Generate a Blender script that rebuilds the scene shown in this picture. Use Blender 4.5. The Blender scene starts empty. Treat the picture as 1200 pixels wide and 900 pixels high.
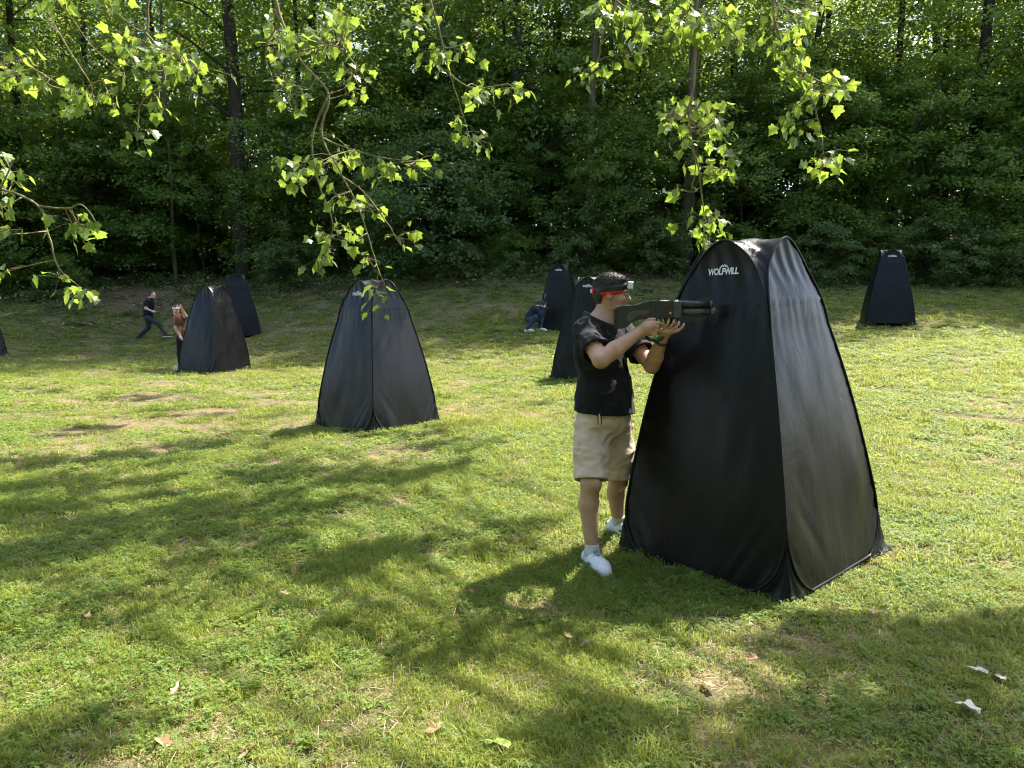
import bpy, math, time
import numpy as np
from mathutils import Vector, Matrix
T0 = time.time()
sc = bpy.context.scene
COL = sc.collection
RNG = np.random.default_rng(7)

# ------------------------------------------------------------------ camera, sky, sun, exposure
CAM_Z, FPX, HORIZON = 1.6, 880.0, 344.0          # focal length in pixels of the 1200x900 photograph
PITCH = math.atan((450 - HORIZON) / FPX)
cam_d = bpy.data.cameras.new('camera'); cam = bpy.data.objects.new('camera', cam_d); COL.objects.link(cam)
cam_d.sensor_width = 36; cam_d.lens = 36 * FPX / 1200; cam_d.clip_end = 2000; cam_d.clip_start = .05
cam.location = (0, 0, CAM_Z); cam.rotation_euler = (math.pi / 2 - PITCH, 0, 0)
sc.camera = cam

SUN_EL, SUN_AZ = math.radians(57), math.atan2(.72, .69)        # azimuth from +y towards +x
SUN = np.array([math.cos(SUN_EL) * math.sin(SUN_AZ), math.cos(SUN_EL) * math.cos(SUN_AZ), math.sin(SUN_EL)])
world = bpy.data.worlds.new('World'); sc.world = world; world.use_nodes = True
wn = world.node_tree; bg = wn.nodes['Background']
sky = wn.nodes.new('ShaderNodeTexSky'); sky.sky_type = 'NISHITA'; sky.sun_disc = False
sky.sun_elevation = SUN_EL; sky.sun_rotation = SUN_AZ; sky.air_density = 1.0; sky.dust_density = 2.0; sky.ozone_density = 1.0
wn.links.new(sky.outputs[0], bg.inputs[0]); bg.inputs[1].default_value = .15
sl = bpy.data.lights.new('sun', 'SUN'); sl.energy = 5.0; sl.angle = math.radians(.53); sl.color = (1, .95, .86)
so = bpy.data.objects.new('sun', sl); COL.objects.link(so); so.location = (8, 8, 20)
so.rotation_euler = Vector(SUN).to_track_quat('Z', 'Y').to_euler()
sc.view_settings.view_transform = 'Standard'; sc.view_settings.look = 'None'
sc.view_settings.exposure = 1.98; sc.view_settings.gamma = 1.0; sc.view_settings.use_curve_mapping = False
sc.render.engine = 'CYCLES'; sc.cycles.filter_width = 1.15
cy = sc.cycles
cy.use_denoising = True; cy.use_adaptive_sampling = True; cy.adaptive_threshold = .02; cy.max_bounces = 6; cy.diffuse_bounces = 4; cy.glossy_bounces = 2
cy.transmission_bounces = 4; cy.transparent_max_bounces = 4; cy.caustics_reflective = False; cy.caustics_refractive = False
cy.sample_clamp_indirect = 6

_F = np.array([0, math.cos(PITCH), -math.sin(PITCH)]); _U = np.array([0, math.sin(PITCH), math.cos(PITCH)]); _R = np.array([1., 0, 0])
def ray(u, v): return _F + _R * (u - 600) / FPX + _U * (450 - v) / FPX
def at(u, v, Y):                                   # the point of the place seen at (u, v) and Y metres ahead
    r = ray(u, v); return np.array([0, 0, CAM_Z]) + r * (Y / r[1])
def project(P):
    P = np.atleast_2d(P) - np.array([0, 0, CAM_Z]); d = P @ _F
    d = np.where(np.abs(d) < 1e-6, 1e-6, d)
    return 600 + FPX * (P @ _R) / d, 450 - FPX * (P @ _U) / d, d

# ------------------------------------------------------------------ helpers
def hash3(i, j, k, seed):
    n = (i.astype(np.int64) * 73856093) ^ (j.astype(np.int64) * 19349663) ^ (k.astype(np.int64) * 83492791) ^ (seed * 2654435761 % 2**31)
    n = (n ^ (n >> 13)) * 1274126177 & 0x7fffffff
    n = (n ^ (n >> 15)) * 2246822519 & 0x7fffffff
    return ((n ^ (n >> 11)) & 0xfffff) / 0xfffff
def vnoise(P, seed=0):                             # value noise, 0..1
    P = np.asarray(P, float); f = np.floor(P); t = P - f; t = t * t * (3 - 2 * t); f = f.astype(np.int64)
    r = 0
    for dx in (0, 1):
        for dy in (0, 1):
            for dz in (0, 1):
                w = (t[..., 0] if dx else 1 - t[..., 0]) * (t[..., 1] if dy else 1 - t[..., 1]) * (t[..., 2] if dz else 1 - t[..., 2])
                r = r + w * hash3(f[..., 0] + dx, f[..., 1] + dy, f[..., 2] + dz, seed)
    return r
def fbm(P, oct=3, seed=0):
    P = np.asarray(P, float); s = 0; a = .5; tot = 0
    for o in range(oct):
        s = s + a * vnoise(P * 2 ** o, seed + o); tot += a; a *= .5
    return s / tot
def sstep(a, b, x):
    t = np.clip((np.asarray(x, float) - a) / (b - a), 0, 1); return t * t * (3 - 2 * t)

def mesh_np(name, V, F, mats=(), smooth=False, attrs=None):
    me = bpy.data.meshes.new(name); V = np.ascontiguousarray(V, np.float32)
    if isinstance(F, np.ndarray):
        n = F.shape[1]; me.vertices.add(len(V)); me.vertices.foreach_set('co', V.ravel())
        me.loops.add(F.size); me.loops.foreach_set('vertex_index', F.ravel().astype(np.int32))
        me.polygons.add(len(F)); me.polygons.foreach_set('loop_start', np.arange(0, F.size, n, dtype=np.int32))
        me.update(calc_edges=True)
    else:
        me.from_pydata([tuple(map(float, v)) for v in V], [], [tuple(map(int, f)) for f in F]); me.update()
    if smooth: me.polygons.foreach_set('use_smooth', np.ones(len(me.polygons), bool))
    for m in (mats if isinstance(mats, (list, tuple)) else [mats]): me.materials.append(m)
    for k, a in (attrs or {}).items():
        a = np.asarray(a, np.float32)
        if a.ndim == 1: me.attributes.new(k, 'FLOAT', 'POINT').data.foreach_set('value', a)
        else: me.attributes.new(k, 'FLOAT_VECTOR', 'POINT').data.foreach_set('vector', a.ravel())
    return me
def tag(o, label=None, cat=None, group=None, kind=None):
    for k, v in (('label', label), ('category', cat), ('group', group), ('kind', kind)):
        if v: o[k] = v
    return o
def obj(name, me, parent=None, **k):
    o = bpy.data.objects.new(name, me); COL.objects.link(o)
    if parent is not None: o.parent = parent
    return tag(o, **k)
def empty(name, loc=(0, 0, 0), rz=0, **k):
    o = bpy.data.objects.new(name, None); COL.objects.link(o); o.location = loc; o.rotation_euler = (0, 0, rz)
    o.empty_display_size = .1
    return tag(o, **k)
class MB:                                          # collects pieces (verts, polygons) into one mesh
    def __init__(s): s.V = []; s.F = []; s.n = 0; s.M = []
    def add(s, V, F, mi=0):
        V = np.asarray(V, float); s.V.append(V); s.F += [tuple(int(i) + s.n for i in f) for f in F]; s.M += [mi] * len(F); s.n += len(V)
    def tube(s, P, R, sides=6, caps=True, mi=0):
        V, F = tube(P, R, sides, caps); s.add(V, F, mi)
    def mesh(s, name, mats, smooth=True):
        me = mesh_np(name, np.concatenate(s.V), s.F, mats, smooth)
        if max(s.M) > 0: me.polygons.foreach_set('material_index', s.M)
        return me
def tube(P, R, sides=6, caps=True):
    P = np.asarray(P, float); n = len(P); R = np.broadcast_to(np.asarray(R, float), (n,))
    T = np.gradient(P, axis=0); T /= np.linalg.norm(T, axis=1)[:, None] + 1e-9
    a = np.array([0, 0, 1.]) if abs(T[0][2]) < .9 else np.array([1., 0, 0])
    V = []; u = np.cross(T[0], a); u /= np.linalg.norm(u)
    ang = np.arange(sides) * 2 * math.pi / sides
    for i in range(n):
        u = u - T[i] * (u @ T[i]); u /= np.linalg.norm(u) + 1e-9; w = np.cross(T[i], u)
        V.append(P[i] + R[i] * (np.cos(ang)[:, None] * u + np.sin(ang)[:, None] * w))
    F = [(i * sides + j, i * sides + (j + 1) % sides, (i + 1) * sides + (j + 1) % sides, (i + 1) * sides + j) for i in range(n - 1) for j in range(sides)]
    if caps: F += [tuple(range(sides))[::-1], tuple((n - 1) * sides + j for j in range(sides))]
    return np.concatenate(V), F
def smooth_path(P, n=12):                          # Catmull-Rom through the points
    P = np.asarray(P, float); Q = np.concatenate([[2 * P[0] - P[1]], P, [2 * P[-1] - P[-2]]]); out = []
    for i in range(1, len(Q) - 2):
        for t in np.linspace(0, 1, n, endpoint=False):
            out.append(.5 * (2 * Q[i] + (Q[i + 1] - Q[i - 1]) * t + (2 * Q[i - 1] - 5 * Q[i] + 4 * Q[i + 1] - Q[i + 2]) * t * t + (3 * Q[i] - Q[i - 1] - 3 * Q[i + 1] + Q[i + 2]) * t ** 3))
    out.append(P[-1]); return np.array(out)

# ------------------------------------------------------------------ materials
class NT:
    def __init__(s, name):
        s.m = bpy.data.materials.new(name); s.m.use_nodes = True; s.t = s.m.node_tree; s.p = s.t.nodes['Principled BSDF']; s.out = s.t.nodes['Material Output']
    def n(s, kind, **k):
        nd = s.t.nodes.new('ShaderNode' + kind)
        for a, v in k.items():
            if a.startswith('i_'):
                key = a[2:]; key = int(key) if key.isdigit() else key.replace('_', ' ')
                s.set(nd.inputs[key], v)
            else: setattr(nd, a, v)
        return nd
    def set(s, inp, v):
        if isinstance(v, bpy.types.NodeSocket): s.t.links.new(v, inp)
        elif isinstance(v, (tuple, list)) and len(v) == 3 and inp.type == 'RGBA': inp.default_value = (*v, 1)
        else: inp.default_value = v
    def noise(s, scale, detail=3, rough=.55, vec=None, dist=0):
        nd = s.n('TexNoise'); nd.inputs['Scale'].default_value = scale; nd.inputs['Detail'].default_value = detail
        nd.inputs['Roughness'].default_value = rough; nd.inputs['Distortion'].default_value = dist
        if vec is not None: s.t.links.new(vec, nd.inputs['Vector'])
        return nd.outputs['Fac']
    def pos(s): return s.n('NewGeometry').outputs['Position']
    def co(s): return s.n('TexCoord').outputs['Object']
    def ramp(s, fac, *stops):
        nd = s.n('ValToRGB'); s.set(nd.inputs[0], fac); e = nd.color_ramp.elements
        while len(e) < len(stops): e.new(.5)
        for q, (p, c) in zip(e, stops): q.position = p; q.color = (*c, 1) if len(c) == 3 else c
        return nd.outputs[0]
    def mix(s, fac, a, b, mode='MIX'):
        nd = s.n('Mix', data_type='RGBA', blend_type=mode)
        s.set(nd.inputs[0], fac); s.set(nd.inputs[6], a); s.set(nd.inputs[7], b); return nd.outputs[2]
    def math(s, op, a, b=0.):
        nd = s.n('Math', operation=op); s.set(nd.inputs[0], a); s.set(nd.inputs[1], b); return nd.outputs[0]
    def scaled(s, vec, sx, sy, sz):
        nd = s.n('Mapping'); s.t.links.new(vec, nd.inputs[0]); nd.inputs['Scale'].default_value = (sx, sy, sz); return nd.outputs[0]
    def bump(s, h, strength=.3, dist=.01):
        nd = s.n('Bump'); s.set(nd.inputs['Height'], h); nd.inputs['Strength'].default_value = strength; nd.inputs['Distance'].default_value = dist
        s.t.links.new(nd.outputs[0], s.p.inputs['Normal']); return nd.outputs[0]
    def base(s, c, rough=.6, spec=.3):
        s.set(s.p.inputs['Base Color'], c); s.set(s.p.inputs['Roughness'], rough); s.set(s.p.inputs['Specular IOR Level'], spec); return s
    def attr(s, name): return s.n('Attribute', attribute_name=name).outputs['Fac']
def plain(name, c, rough=.6, spec=.3, var=.12, scale=30):
    t = NT(name); nz = t.noise(scale, 3, .6, t.co())
    t.base(t.ramp(nz, (.3, tuple(x * (1 - var) for x in c)), (.7, tuple(min(1, x * (1 + var)) for x in c))), rough, spec); return t.m
def leafy(name, stops, trans=(.35, .5, .08), amount=.45, rough=.5, spec=.35, rnd='attr', patch=0):
    t = NT(name)
    f = t.attr('rnd') if rnd == 'attr' else t.n('ObjectInfo').outputs['Random']
    if patch:
        nz = t.noise(patch, 2, .5, t.pos()); nz2 = t.noise(patch * 5.5, 3, .6, t.pos()); f = t.math('ADD', t.math('ADD', t.math('MULTIPLY', f, .5), t.math('MULTIPLY', t.math('SUBTRACT', nz, .28), .95)), t.math('MULTIPLY', t.math('SUBTRACT', nz2, .5), 1.1))
    c = t.ramp(f, *stops); t.base(c, rough, spec)
    tr = t.n('BsdfTranslucent'); t.set(tr.inputs[0], t.mix(.5, c, trans))
    mx = t.n('MixShader'); mx.inputs[0].default_value = amount
    t.t.links.new(t.p.outputs[0], mx.inputs[1]); t.t.links.new(tr.outputs[0], mx.inputs[2]); t.t.links.new(mx.outputs[0], t.out.inputs[0])
    return t.m
def bark(name, c1, c2, scale=14):
    t = NT(name); v = t.scaled(t.co(), 1, 1, .18); nz = t.noise(scale, 5, .65, v, .6)
    t.base(t.ramp(nz, (.3, c1), (.7, c2)), .9, .15); t.bump(nz, .8, .03); return t.m

# ------------------------------------------------------------------ ground
TENTS = dict(                                       # x, y, ground height, turn of the logo side (radians), lean
    large=(1.49, 4.54, 0.0), centre=(-1.80, 9.95, -.14), left=(-6.77, 17.04, -.14), left_rear=(-8.47, 23.5, .30),
    rear=(1.43, 22.07, .53), middle=(1.52, 14.7, 0.0), right=(9.99, 20.08, .81), edge=(-14.6, 20.3, -.02))
_cp = [(x, y, z) for x, y, z in TENTS.values()]
_cp += [(-4, 2, 0), (0, 2, 0), (4, 2, 0), (-5, 6, -.05), (5, 6, .04), (7, 11, .25), (-7, 11, -.12), (-11, 16, -.1), (0, 6.5, -.03),
        (-3, -6, .0), (4, -6, .0), (12, 4, .1), (-12, 4, -.05), (16, 12, .55), (0, 18, .12), (5, 17, .35), (-4, 20, .1)]
for u, v, Y in ((178, 398.5, 24.2), (110, 400, 23.6), (235, 396, 24.0), (625, 388, 21.2), (60, 352, 27), (200, 348, 28), (300, 335, 29), (430, 330, 29), (560, 325, 28), (740, 322, 28), (900, 330, 27), (1100, 335, 26), (1190, 338, 25),
                (-150, 356, 26), (1350, 335, 26), (60, 330, 33), (300, 318, 35), (600, 310, 34), (900, 310, 34), (1150, 312, 33)):
    _cp.append(tuple(at(u, v, Y)))
_cp = np.array(_cp)
def _tps(P, Q):
    r = np.linalg.norm(P[:, None, :] - Q[None], axis=2); return r * r * np.log(r + 1e-9)
_n = len(_cp); _A = np.zeros((_n + 3, _n + 3)); _A[:_n, :_n] = _tps(_cp[:, :2], _cp[:, :2]) + np.eye(_n) * .12
_A[:_n, _n] = 1; _A[:_n, _n + 1:] = _cp[:, :2]; _A[_n:, :_n] = _A[:_n, _n:].T
_w = np.linalg.solve(_A, np.concatenate([_cp[:, 2], np.zeros(3)]))
def height(x, y, bumps=True):
    x = np.atleast_1d(np.asarray(x, float)); y = np.atleast_1d(np.asarray(y, float))
    xc = np.clip(x, -20, 20); yc = np.clip(y, -7, 36); Q = np.stack([xc, yc], 1)
    z = _tps(Q, _cp[:, :2]) @ _w[:_n] + _w[_n] + Q @ _w[_n + 1:]
    z = z + np.clip(y - 36, 0, 60) * .11 + np.clip(np.abs(x) - 20, 0, 40) * .02
    if bumps: z = z + (fbm(np.stack([x * 1.1, y * 1.1, 0 * x], 1), 3, 5) - .5) * .05 + (vnoise(np.stack([x * 5, y * 5, 0 * x], 1), 9) - .5) * .018
    return z
def hz(x, y): return float(height(x, y, False)[0])
def edge_y(x):                                      # where the mown grass gives way to the wood
    x = np.asarray(x, float); return 26.6 - .05 * np.abs(x) + 1.6 * (vnoise(np.stack([x * .25, 0 * x, 0 * x], -1), 31) - .5) + 1.2 * sstep(2, -6, x)
def bare(x, y):                                     # worn earth: 0 grass .. 1 soil
    P = np.stack([x, y, 0 * x], -1)
    b = (sstep(.62, .78, fbm(P * .9, 3, 51)) * .5 + sstep(.64, .8, fbm(P * 4.2, 2, 57)) * .6) * (.75 + .25 * sstep(4.5, 8, y))
    zone = np.exp(-((x + 5) / 3.4) ** 2 - ((y - 11) / 4.2) ** 2) * sstep(.38, .62, fbm(P * np.array([1.3, 2.6, 1]), 4, 61)) * .95
    zone2 = np.exp(-((x + 9) / 6) ** 2 - ((y - 21) / 4.5) ** 2) * .42
    return np.clip(b + zone + zone2 + .22 * sstep(.5, .62, fbm(P * 2.1, 3, 63)), 0, 1)
def axis_lines(lo, hi, step, far):
    a = np.arange(lo, hi + 1e-6, step); g = 1.35; s = step; l, r = [], []; p, q = lo, hi
    while p > -far: s *= g; p -= s; l.append(p)
    s = step
    while q < far: s *= g; q += s; r.append(q)
    return np.array(l[::-1] + list(a) + r)
xs = axis_lines(-16, 16, .16, 400); ys = axis_lines(1, 34, .16, 400)
GX, GY = np.meshgrid(xs, ys); gx, gy = GX.ravel(), GY.ravel(); gz = height(gx, gy)
nx, ny = len(xs), len(ys); I = np.arange(nx * ny).reshape(ny, nx)
GF = np.stack([I[:-1, :-1].ravel(), I[:-1, 1:].ravel(), I[1:, 1:].ravel(), I[1:, :-1].ravel()], 1)
t = NT('lawn_soil')
P = t.pos(); n4 = t.noise(5, 5, .75, P); n1 = t.noise(1.3, 4, .6, P); n2 = t.noise(45, 4, .7, P); n3 = t.noise(9, 3, .6, P)
green = t.mix(n3, (.030, .048, .010), (.075, .10, .022)); straw = t.mix(n2, (.14, .10, .055), (.36, .27, .15))
soil = t.mix(n2, (.055, .038, .022), (.17, .12, .075)); litter = t.mix(n2, (.05, .033, .02), (.26, .18, .11))
gcol = t.mix(t.ramp(n1, (.42, (0, 0, 0)), (.66, (1, 1, 1))), green, t.mix(.5, green, straw))
gcol = t.mix(t.math('MULTIPLY', t.attr('bare'), t.ramp(n4, (.35, (.25, .25, .25)), (.6, (1, 1, 1)))), gcol, t.mix(n3, soil, straw)); gcol = t.mix(t.attr('wood'), gcol, litter)
t.base(gcol, .95, .1); t.bump(t.math('ADD', n2, n3), .9, .03)
wood = sstep(-.8, 1.2, gy - edge_y(gx))
ground = obj('ground', mesh_np('ground', np.stack([gx, gy, gz], 1), GF, [t.m], True, dict(bare=bare(gx, gy), wood=wood)), kind='structure',
             label='mown lawn with worn earth patches rising to the wood', cat='ground')

# ------------------------------------------------------------------ grass (uncountable: one object each, instanced tufts)
def hidden_coll(name, meshes):
    c = bpy.data.collections.new(name)
    for k, me in enumerate(meshes): c.objects.link(bpy.data.objects.new('%s_%02d' % (name, k), me))
    return c
def scatter(name, coll, P, rot, scl, idx, **k):
    me = bpy.data.meshes.new(name); me.vertices.add(len(P)); me.vertices.foreach_set('co', np.asarray(P, np.float32).ravel())
    me.attributes.new('rot', 'FLOAT_VECTOR', 'POINT').data.foreach_set('vector', np.asarray(rot, np.float32).ravel())
    me.attributes.new('scl', 'FLOAT_VECTOR', 'POINT').data.foreach_set('vector', np.asarray(scl, np.float32).ravel())
    me.attributes.new('idx', 'INT', 'POINT').data.foreach_set('value', np.asarray(idx, np.int32))
    o = obj(name, me, **k); g = bpy.data.node_groups.new(name + '_nodes', 'GeometryNodeTree')
    g.interface.new_socket('Geometry', in_out='INPUT', socket_type='NodeSocketGeometry'); g.interface.new_socket('Geometry', in_out='OUTPUT', socket_type='NodeSocketGeometry')
    gi = g.nodes.new('NodeGroupInput'); go = g.nodes.new('NodeGroupOutput'); ip = g.nodes.new('GeometryNodeInstanceOnPoints'); ci = g.nodes.new('GeometryNodeCollectionInfo')
    ci.inputs['Collection'].default_value = coll; ci.inputs['Separate Children'].default_value = True; ci.inputs['Reset Children'].default_value = True
    def na(nm, ty):
        nd = g.nodes.new('GeometryNodeInputNamedAttribute'); nd.data_type = ty; nd.inputs['Name'].default_value = nm
        return next(s for s in nd.outputs if s.enabled and s.name == 'Attribute')
    L = g.links.new
    L(gi.outputs[0], ip.inputs['Points']); L(ci.outputs[0], ip.inputs['Instance']); ip.inputs['Pick Instance'].default_value = True
    L(na('idx', 'INT'), ip.inputs['Instance Index']); L(na('rot', 'FLOAT_VECTOR'), ip.inputs['Rotation']); L(na('scl', 'FLOAT_VECTOR'), ip.inputs['Scale'])
    L(ip.outputs[0], go.inputs[0])
    o.modifiers.new('scatter', 'NODES').node_group = g
    return o
G_GRASS = leafy('grass_blade', ((0, (.060, .098, .013)), (.35, (.130, .185, .024)), (.62, (.205, .25, .038)), (.85, (.30, .30, .08)), (1, (.40, .34, .16))), (.60, .60, .11), .48, .55, .3, patch=1.6)
G_CLOVER = leafy('clover_leaf', ((0, (.060, .115, .018)), (.5, (.130, .205, .034)), (1, (.23, .28, .06))), (.54, .59, .10), .48, .5, .3, patch=2.2)
G_STRAW = leafy('dry_straw', ((0, (.17, .115, .06)), (.5, (.30, .225, .12)), (1, (.44, .36, .22))), (.4, .3, .15), .2, .7, .2)
def blade_tuft(seed, n, rad, h0, h1, w, lean):
    r = np.random.default_rng(seed); V = []; F = []; A = []
    for i in range(n):
        a = r.uniform(0, 6.283); q = rad * math.sqrt(r.uniform()); b = np.array([q * math.cos(a), q * math.sin(a), -.006])
        h = r.uniform(h0, h1); yw = r.uniform(0, 6.283); d = np.array([math.cos(yw), math.sin(yw), 0]); s = np.array([-d[1], d[0], 0]) * w * r.uniform(.7, 1.3) / 2
        l = lean * r.uniform(.3, 1.3); m = b + np.array([0, 0, h * .6]) + d * h * l * .3; e = b + np.array([0, 0, h * (1 - .35 * l)]) + d * h * l * .95
        k = len(V); V += [b - s, b + s, m + s * .85, m - s * .85, e]; F += [(k, k + 1, k + 2, k + 3), (k + 3, k + 2, k + 4)]; A += [r.uniform()] * 5
    return mesh_np('grass_tuft', np.array(V), F, [G_GRASS], False, dict(rnd=A))
def clover_tuft(seed, n, rad, sz):
    r = np.random.default_rng(seed); V = []; F = []; A = []
    for i in range(n):
        a = r.uniform(0, 6.283); q = rad * math.sqrt(r.uniform()); c = np.array([q * math.cos(a), q * math.sin(a), r.uniform(.012, .035)])
        nrm = np.array([r.normal(0, .35), r.normal(0, .35), 1]); nrm /= np.linalg.norm(nrm); u = np.cross(nrm, [r.normal(), r.normal(), .1]); u /= np.linalg.norm(u); w = np.cross(nrm, u)
        for j in range(3):
            g = j * 2.094 + r.normal(0, .15); d = math.cos(g) * u + math.sin(g) * w; s = np.cross(nrm, d); z = sz * r.uniform(.75, 1.25); k = len(V)
            V += [c, c + d * z * .55 + s * z * .45 + nrm * z * .12, c + d * z, c + d * z * .55 - s * z * .45 + nrm * z * .12]; F += [(k, k + 1, k + 2), (k, k + 2, k + 3)]; A += [r.uniform()] * 4
    return mesh_np('clover_tuft', np.array(V), F, [G_CLOVER], False, dict(rnd=A))
def straw_tuft(seed, n, rad):
    r = np.random.default_rng(seed); V = []; F = []; A = []
    for i in range(n):
        a = r.uniform(0, 6.283); q = rad * math.sqrt(r.uniform()); c = np.array([q * math.cos(a), q * math.sin(a), r.uniform(.004, .02)]); g = r.uniform(0, 6.283)
        d = np.array([math.cos(g), math.sin(g), r.normal(0, .25)]) * r.uniform(.010, .026); s = np.array([-d[1], d[0], 0]); s *= .0012 / np.linalg.norm(s); k = len(V)
        V += [c - d - s, c - d + s, c + d + s, c + d - s]; F += [(k, k + 1, k + 2, k + 3)]; A += [r.uniform()] * 4
    return mesh_np('straw_tuft', np.array(V), F, [G_STRAW], False, dict(rnd=A))
TUFTS = [blade_tuft(s, 24, .055, .02, .055, .0030, .9) for s in range(4)] + [blade_tuft(10 + s, 16, .045, .04, .085, .0036, .9) for s in range(3)] + \
        [clover_tuft(20 + s, 16, .055, .0095) for s in range(3)] + [clover_tuft(25, 8, .05, .016)] + [straw_tuft(30 + s, 9, .06) for s in range(2)]
GRASS_COLL = hidden_coll('grass_tufts', TUFTS)
def lawn_points(y0, y1, dens, margin, fade):
    r = np.random.default_rng(int(y0 * 100) + 3); w1 = y1 * .72 + margin
    n = int(2 * w1 * (y1 - y0) * dens); x = r.uniform(-w1, w1, n); y = r.uniform(y0, y1, n)
    k = np.abs(x) < y * .72 + margin; x, y = x[k], y[k]
    b = bare(x, y); k = (r.uniform(size=len(x)) > b * .9) & (y < edge_y(x) + fade * r.normal(size=len(x)))
    for nm, (tx, ty, tz) in TENTS.items():
        k &= np.abs(x - tx) + np.abs(y - ty) > .78
    return x[k], y[k], b[k]
PP, RR, SS, II = [], [], [], []
for y0, y1, dens, mg, s in ((1.9, 4.2, 1250, .9, .95), (4.2, 7, 760, .9, 1.1), (7, 11, 330, 1, 1.45), (11, 17, 120, 1, 2.0), (17, 28.5, 42, 1.5, 2.9)):
    x, y, b = lawn_points(y0, y1, dens, mg, .6); n = len(x); r = np.random.default_rng(int(y0 * 10)); P3 = np.stack([x, y, 0 * x], 1)
    kind = fbm(P3 * .8, 3, 71); long_ = fbm(P3 * 2.4, 2, 77); c = r.uniform(size=n)
    i = r.integers(0, 4, n); i = np.where((long_ > .53) & (c < .55), r.integers(4, 7, n), i)
    i = np.where((c > .66 - 1.2 * (kind - .45)), r.integers(7, 11, n), i); i = np.where((c < .09 + .35 * b), r.integers(11, 13, n), i)
    sc_ = s * r.uniform(.75, 1.25, n); z = height(x, y)
    PP.append(np.stack([x, y, z], 1)); RR.append(np.stack([r.normal(0, .12, n), r.normal(0, .12, n), r.uniform(0, 6.283, n)], 1))
    SS.append(np.stack([sc_, sc_, (.55 + .45 * sc_) * r.uniform(.8, 1.2, n)], 1)); II.append(i)
scatter('grass', GRASS_COLL, np.concatenate(PP), np.concatenate(RR), np.concatenate(SS), np.concatenate(II), kind='stuff', label='short green grass and clover covering the lawn', cat='grass')
print('grass tufts', sum(map(len, PP)), 'at', round(time.time() - T0, 1))

# ------------------------------------------------------------------ pop-up tents
def fabric(name, base, rough, scale):
    t = NT(name); v = t.co(); weave = t.noise(scale, 2, .5, t.scaled(v, 1, 1, .35)); big = t.noise(7, 3, .55, t.scaled(v, 1.4, 1.4, .5), .8); dust = t.noise(3, 5, .7, v)
    t.base(t.mix(t.ramp(dust, (.45, (0, 0, 0)), (.8, (.6, .6, .6))), base, tuple(x * 1.7 + .002 for x in base)), t.ramp(dust, (.3, (rough,) * 3), (.75, (min(1, rough + .14),) * 3)), .19)
    cr = t.noise(9, 3, .6, t.scaled(v, 1, 1, .7), 1.2); ridge = t.math('POWER', t.math('SUBTRACT', 1., t.math('MULTIPLY', t.math('ABSOLUTE', t.math('SUBTRACT', cr, .5)), 5.)), 3.)
    zone = t.ramp(t.noise(2.2, 2, .5, v), (.42, (0, 0, 0)), (.62, (1, 1, 1)))
    t.bump(t.math('ADD', t.math('ADD', t.math('MULTIPLY', weave, .12), big), t.math('MULTIPLY', t.math('MULTIPLY', t.math('MAXIMUM', ridge, 0.), zone), .16)), .20, .015); return t.m
M_TENT = fabric('black_nylon', (.0060, .0060, .0062), .31, 60)
M_TENT_B = fabric('black_nylon_binding', (.008, .008, .009), .28, 90)
M_TENT_BLUE = fabric('navy_black_nylon', (.006, .0068, .0088), .36, 60)
M_LOGO = plain('logo_white', (.70, .70, .70), .55, .3, .05)
TH = 1.93
_az = [0, .2, .5, .84, 1.1, 1.33, 1.5]; _aw = [.588, .556, .514, .458, .405, .350, .308]
_ap = np.polyfit(_az, _aw, 3)
def half_w(z):
    z = np.asarray(z, float); a = np.polyval(_ap, z); e = np.clip((z - 1.42) / (TH - 1.42), 0, 1)
    return np.where(z > 1.42, (np.polyval(_ap, 1.42) - .14 * (z - 1.42)) * (1 - e ** 2.4) ** .6, a)
def loop_w(z):                                     # half width of the sewn-in hoop: rounded at the bottom corners
    z = np.asarray(z, float); rz, r = .42, .37; q = np.clip((rz - z) / rz, 0, 1); return half_w(z) - r * (1 - np.sqrt(np.clip(1 - q ** 2.2, 0, 1)))
def off_w(z): a = half_w(z); return (a ** 7 + .245 ** 7) ** (1 / 7)
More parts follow.
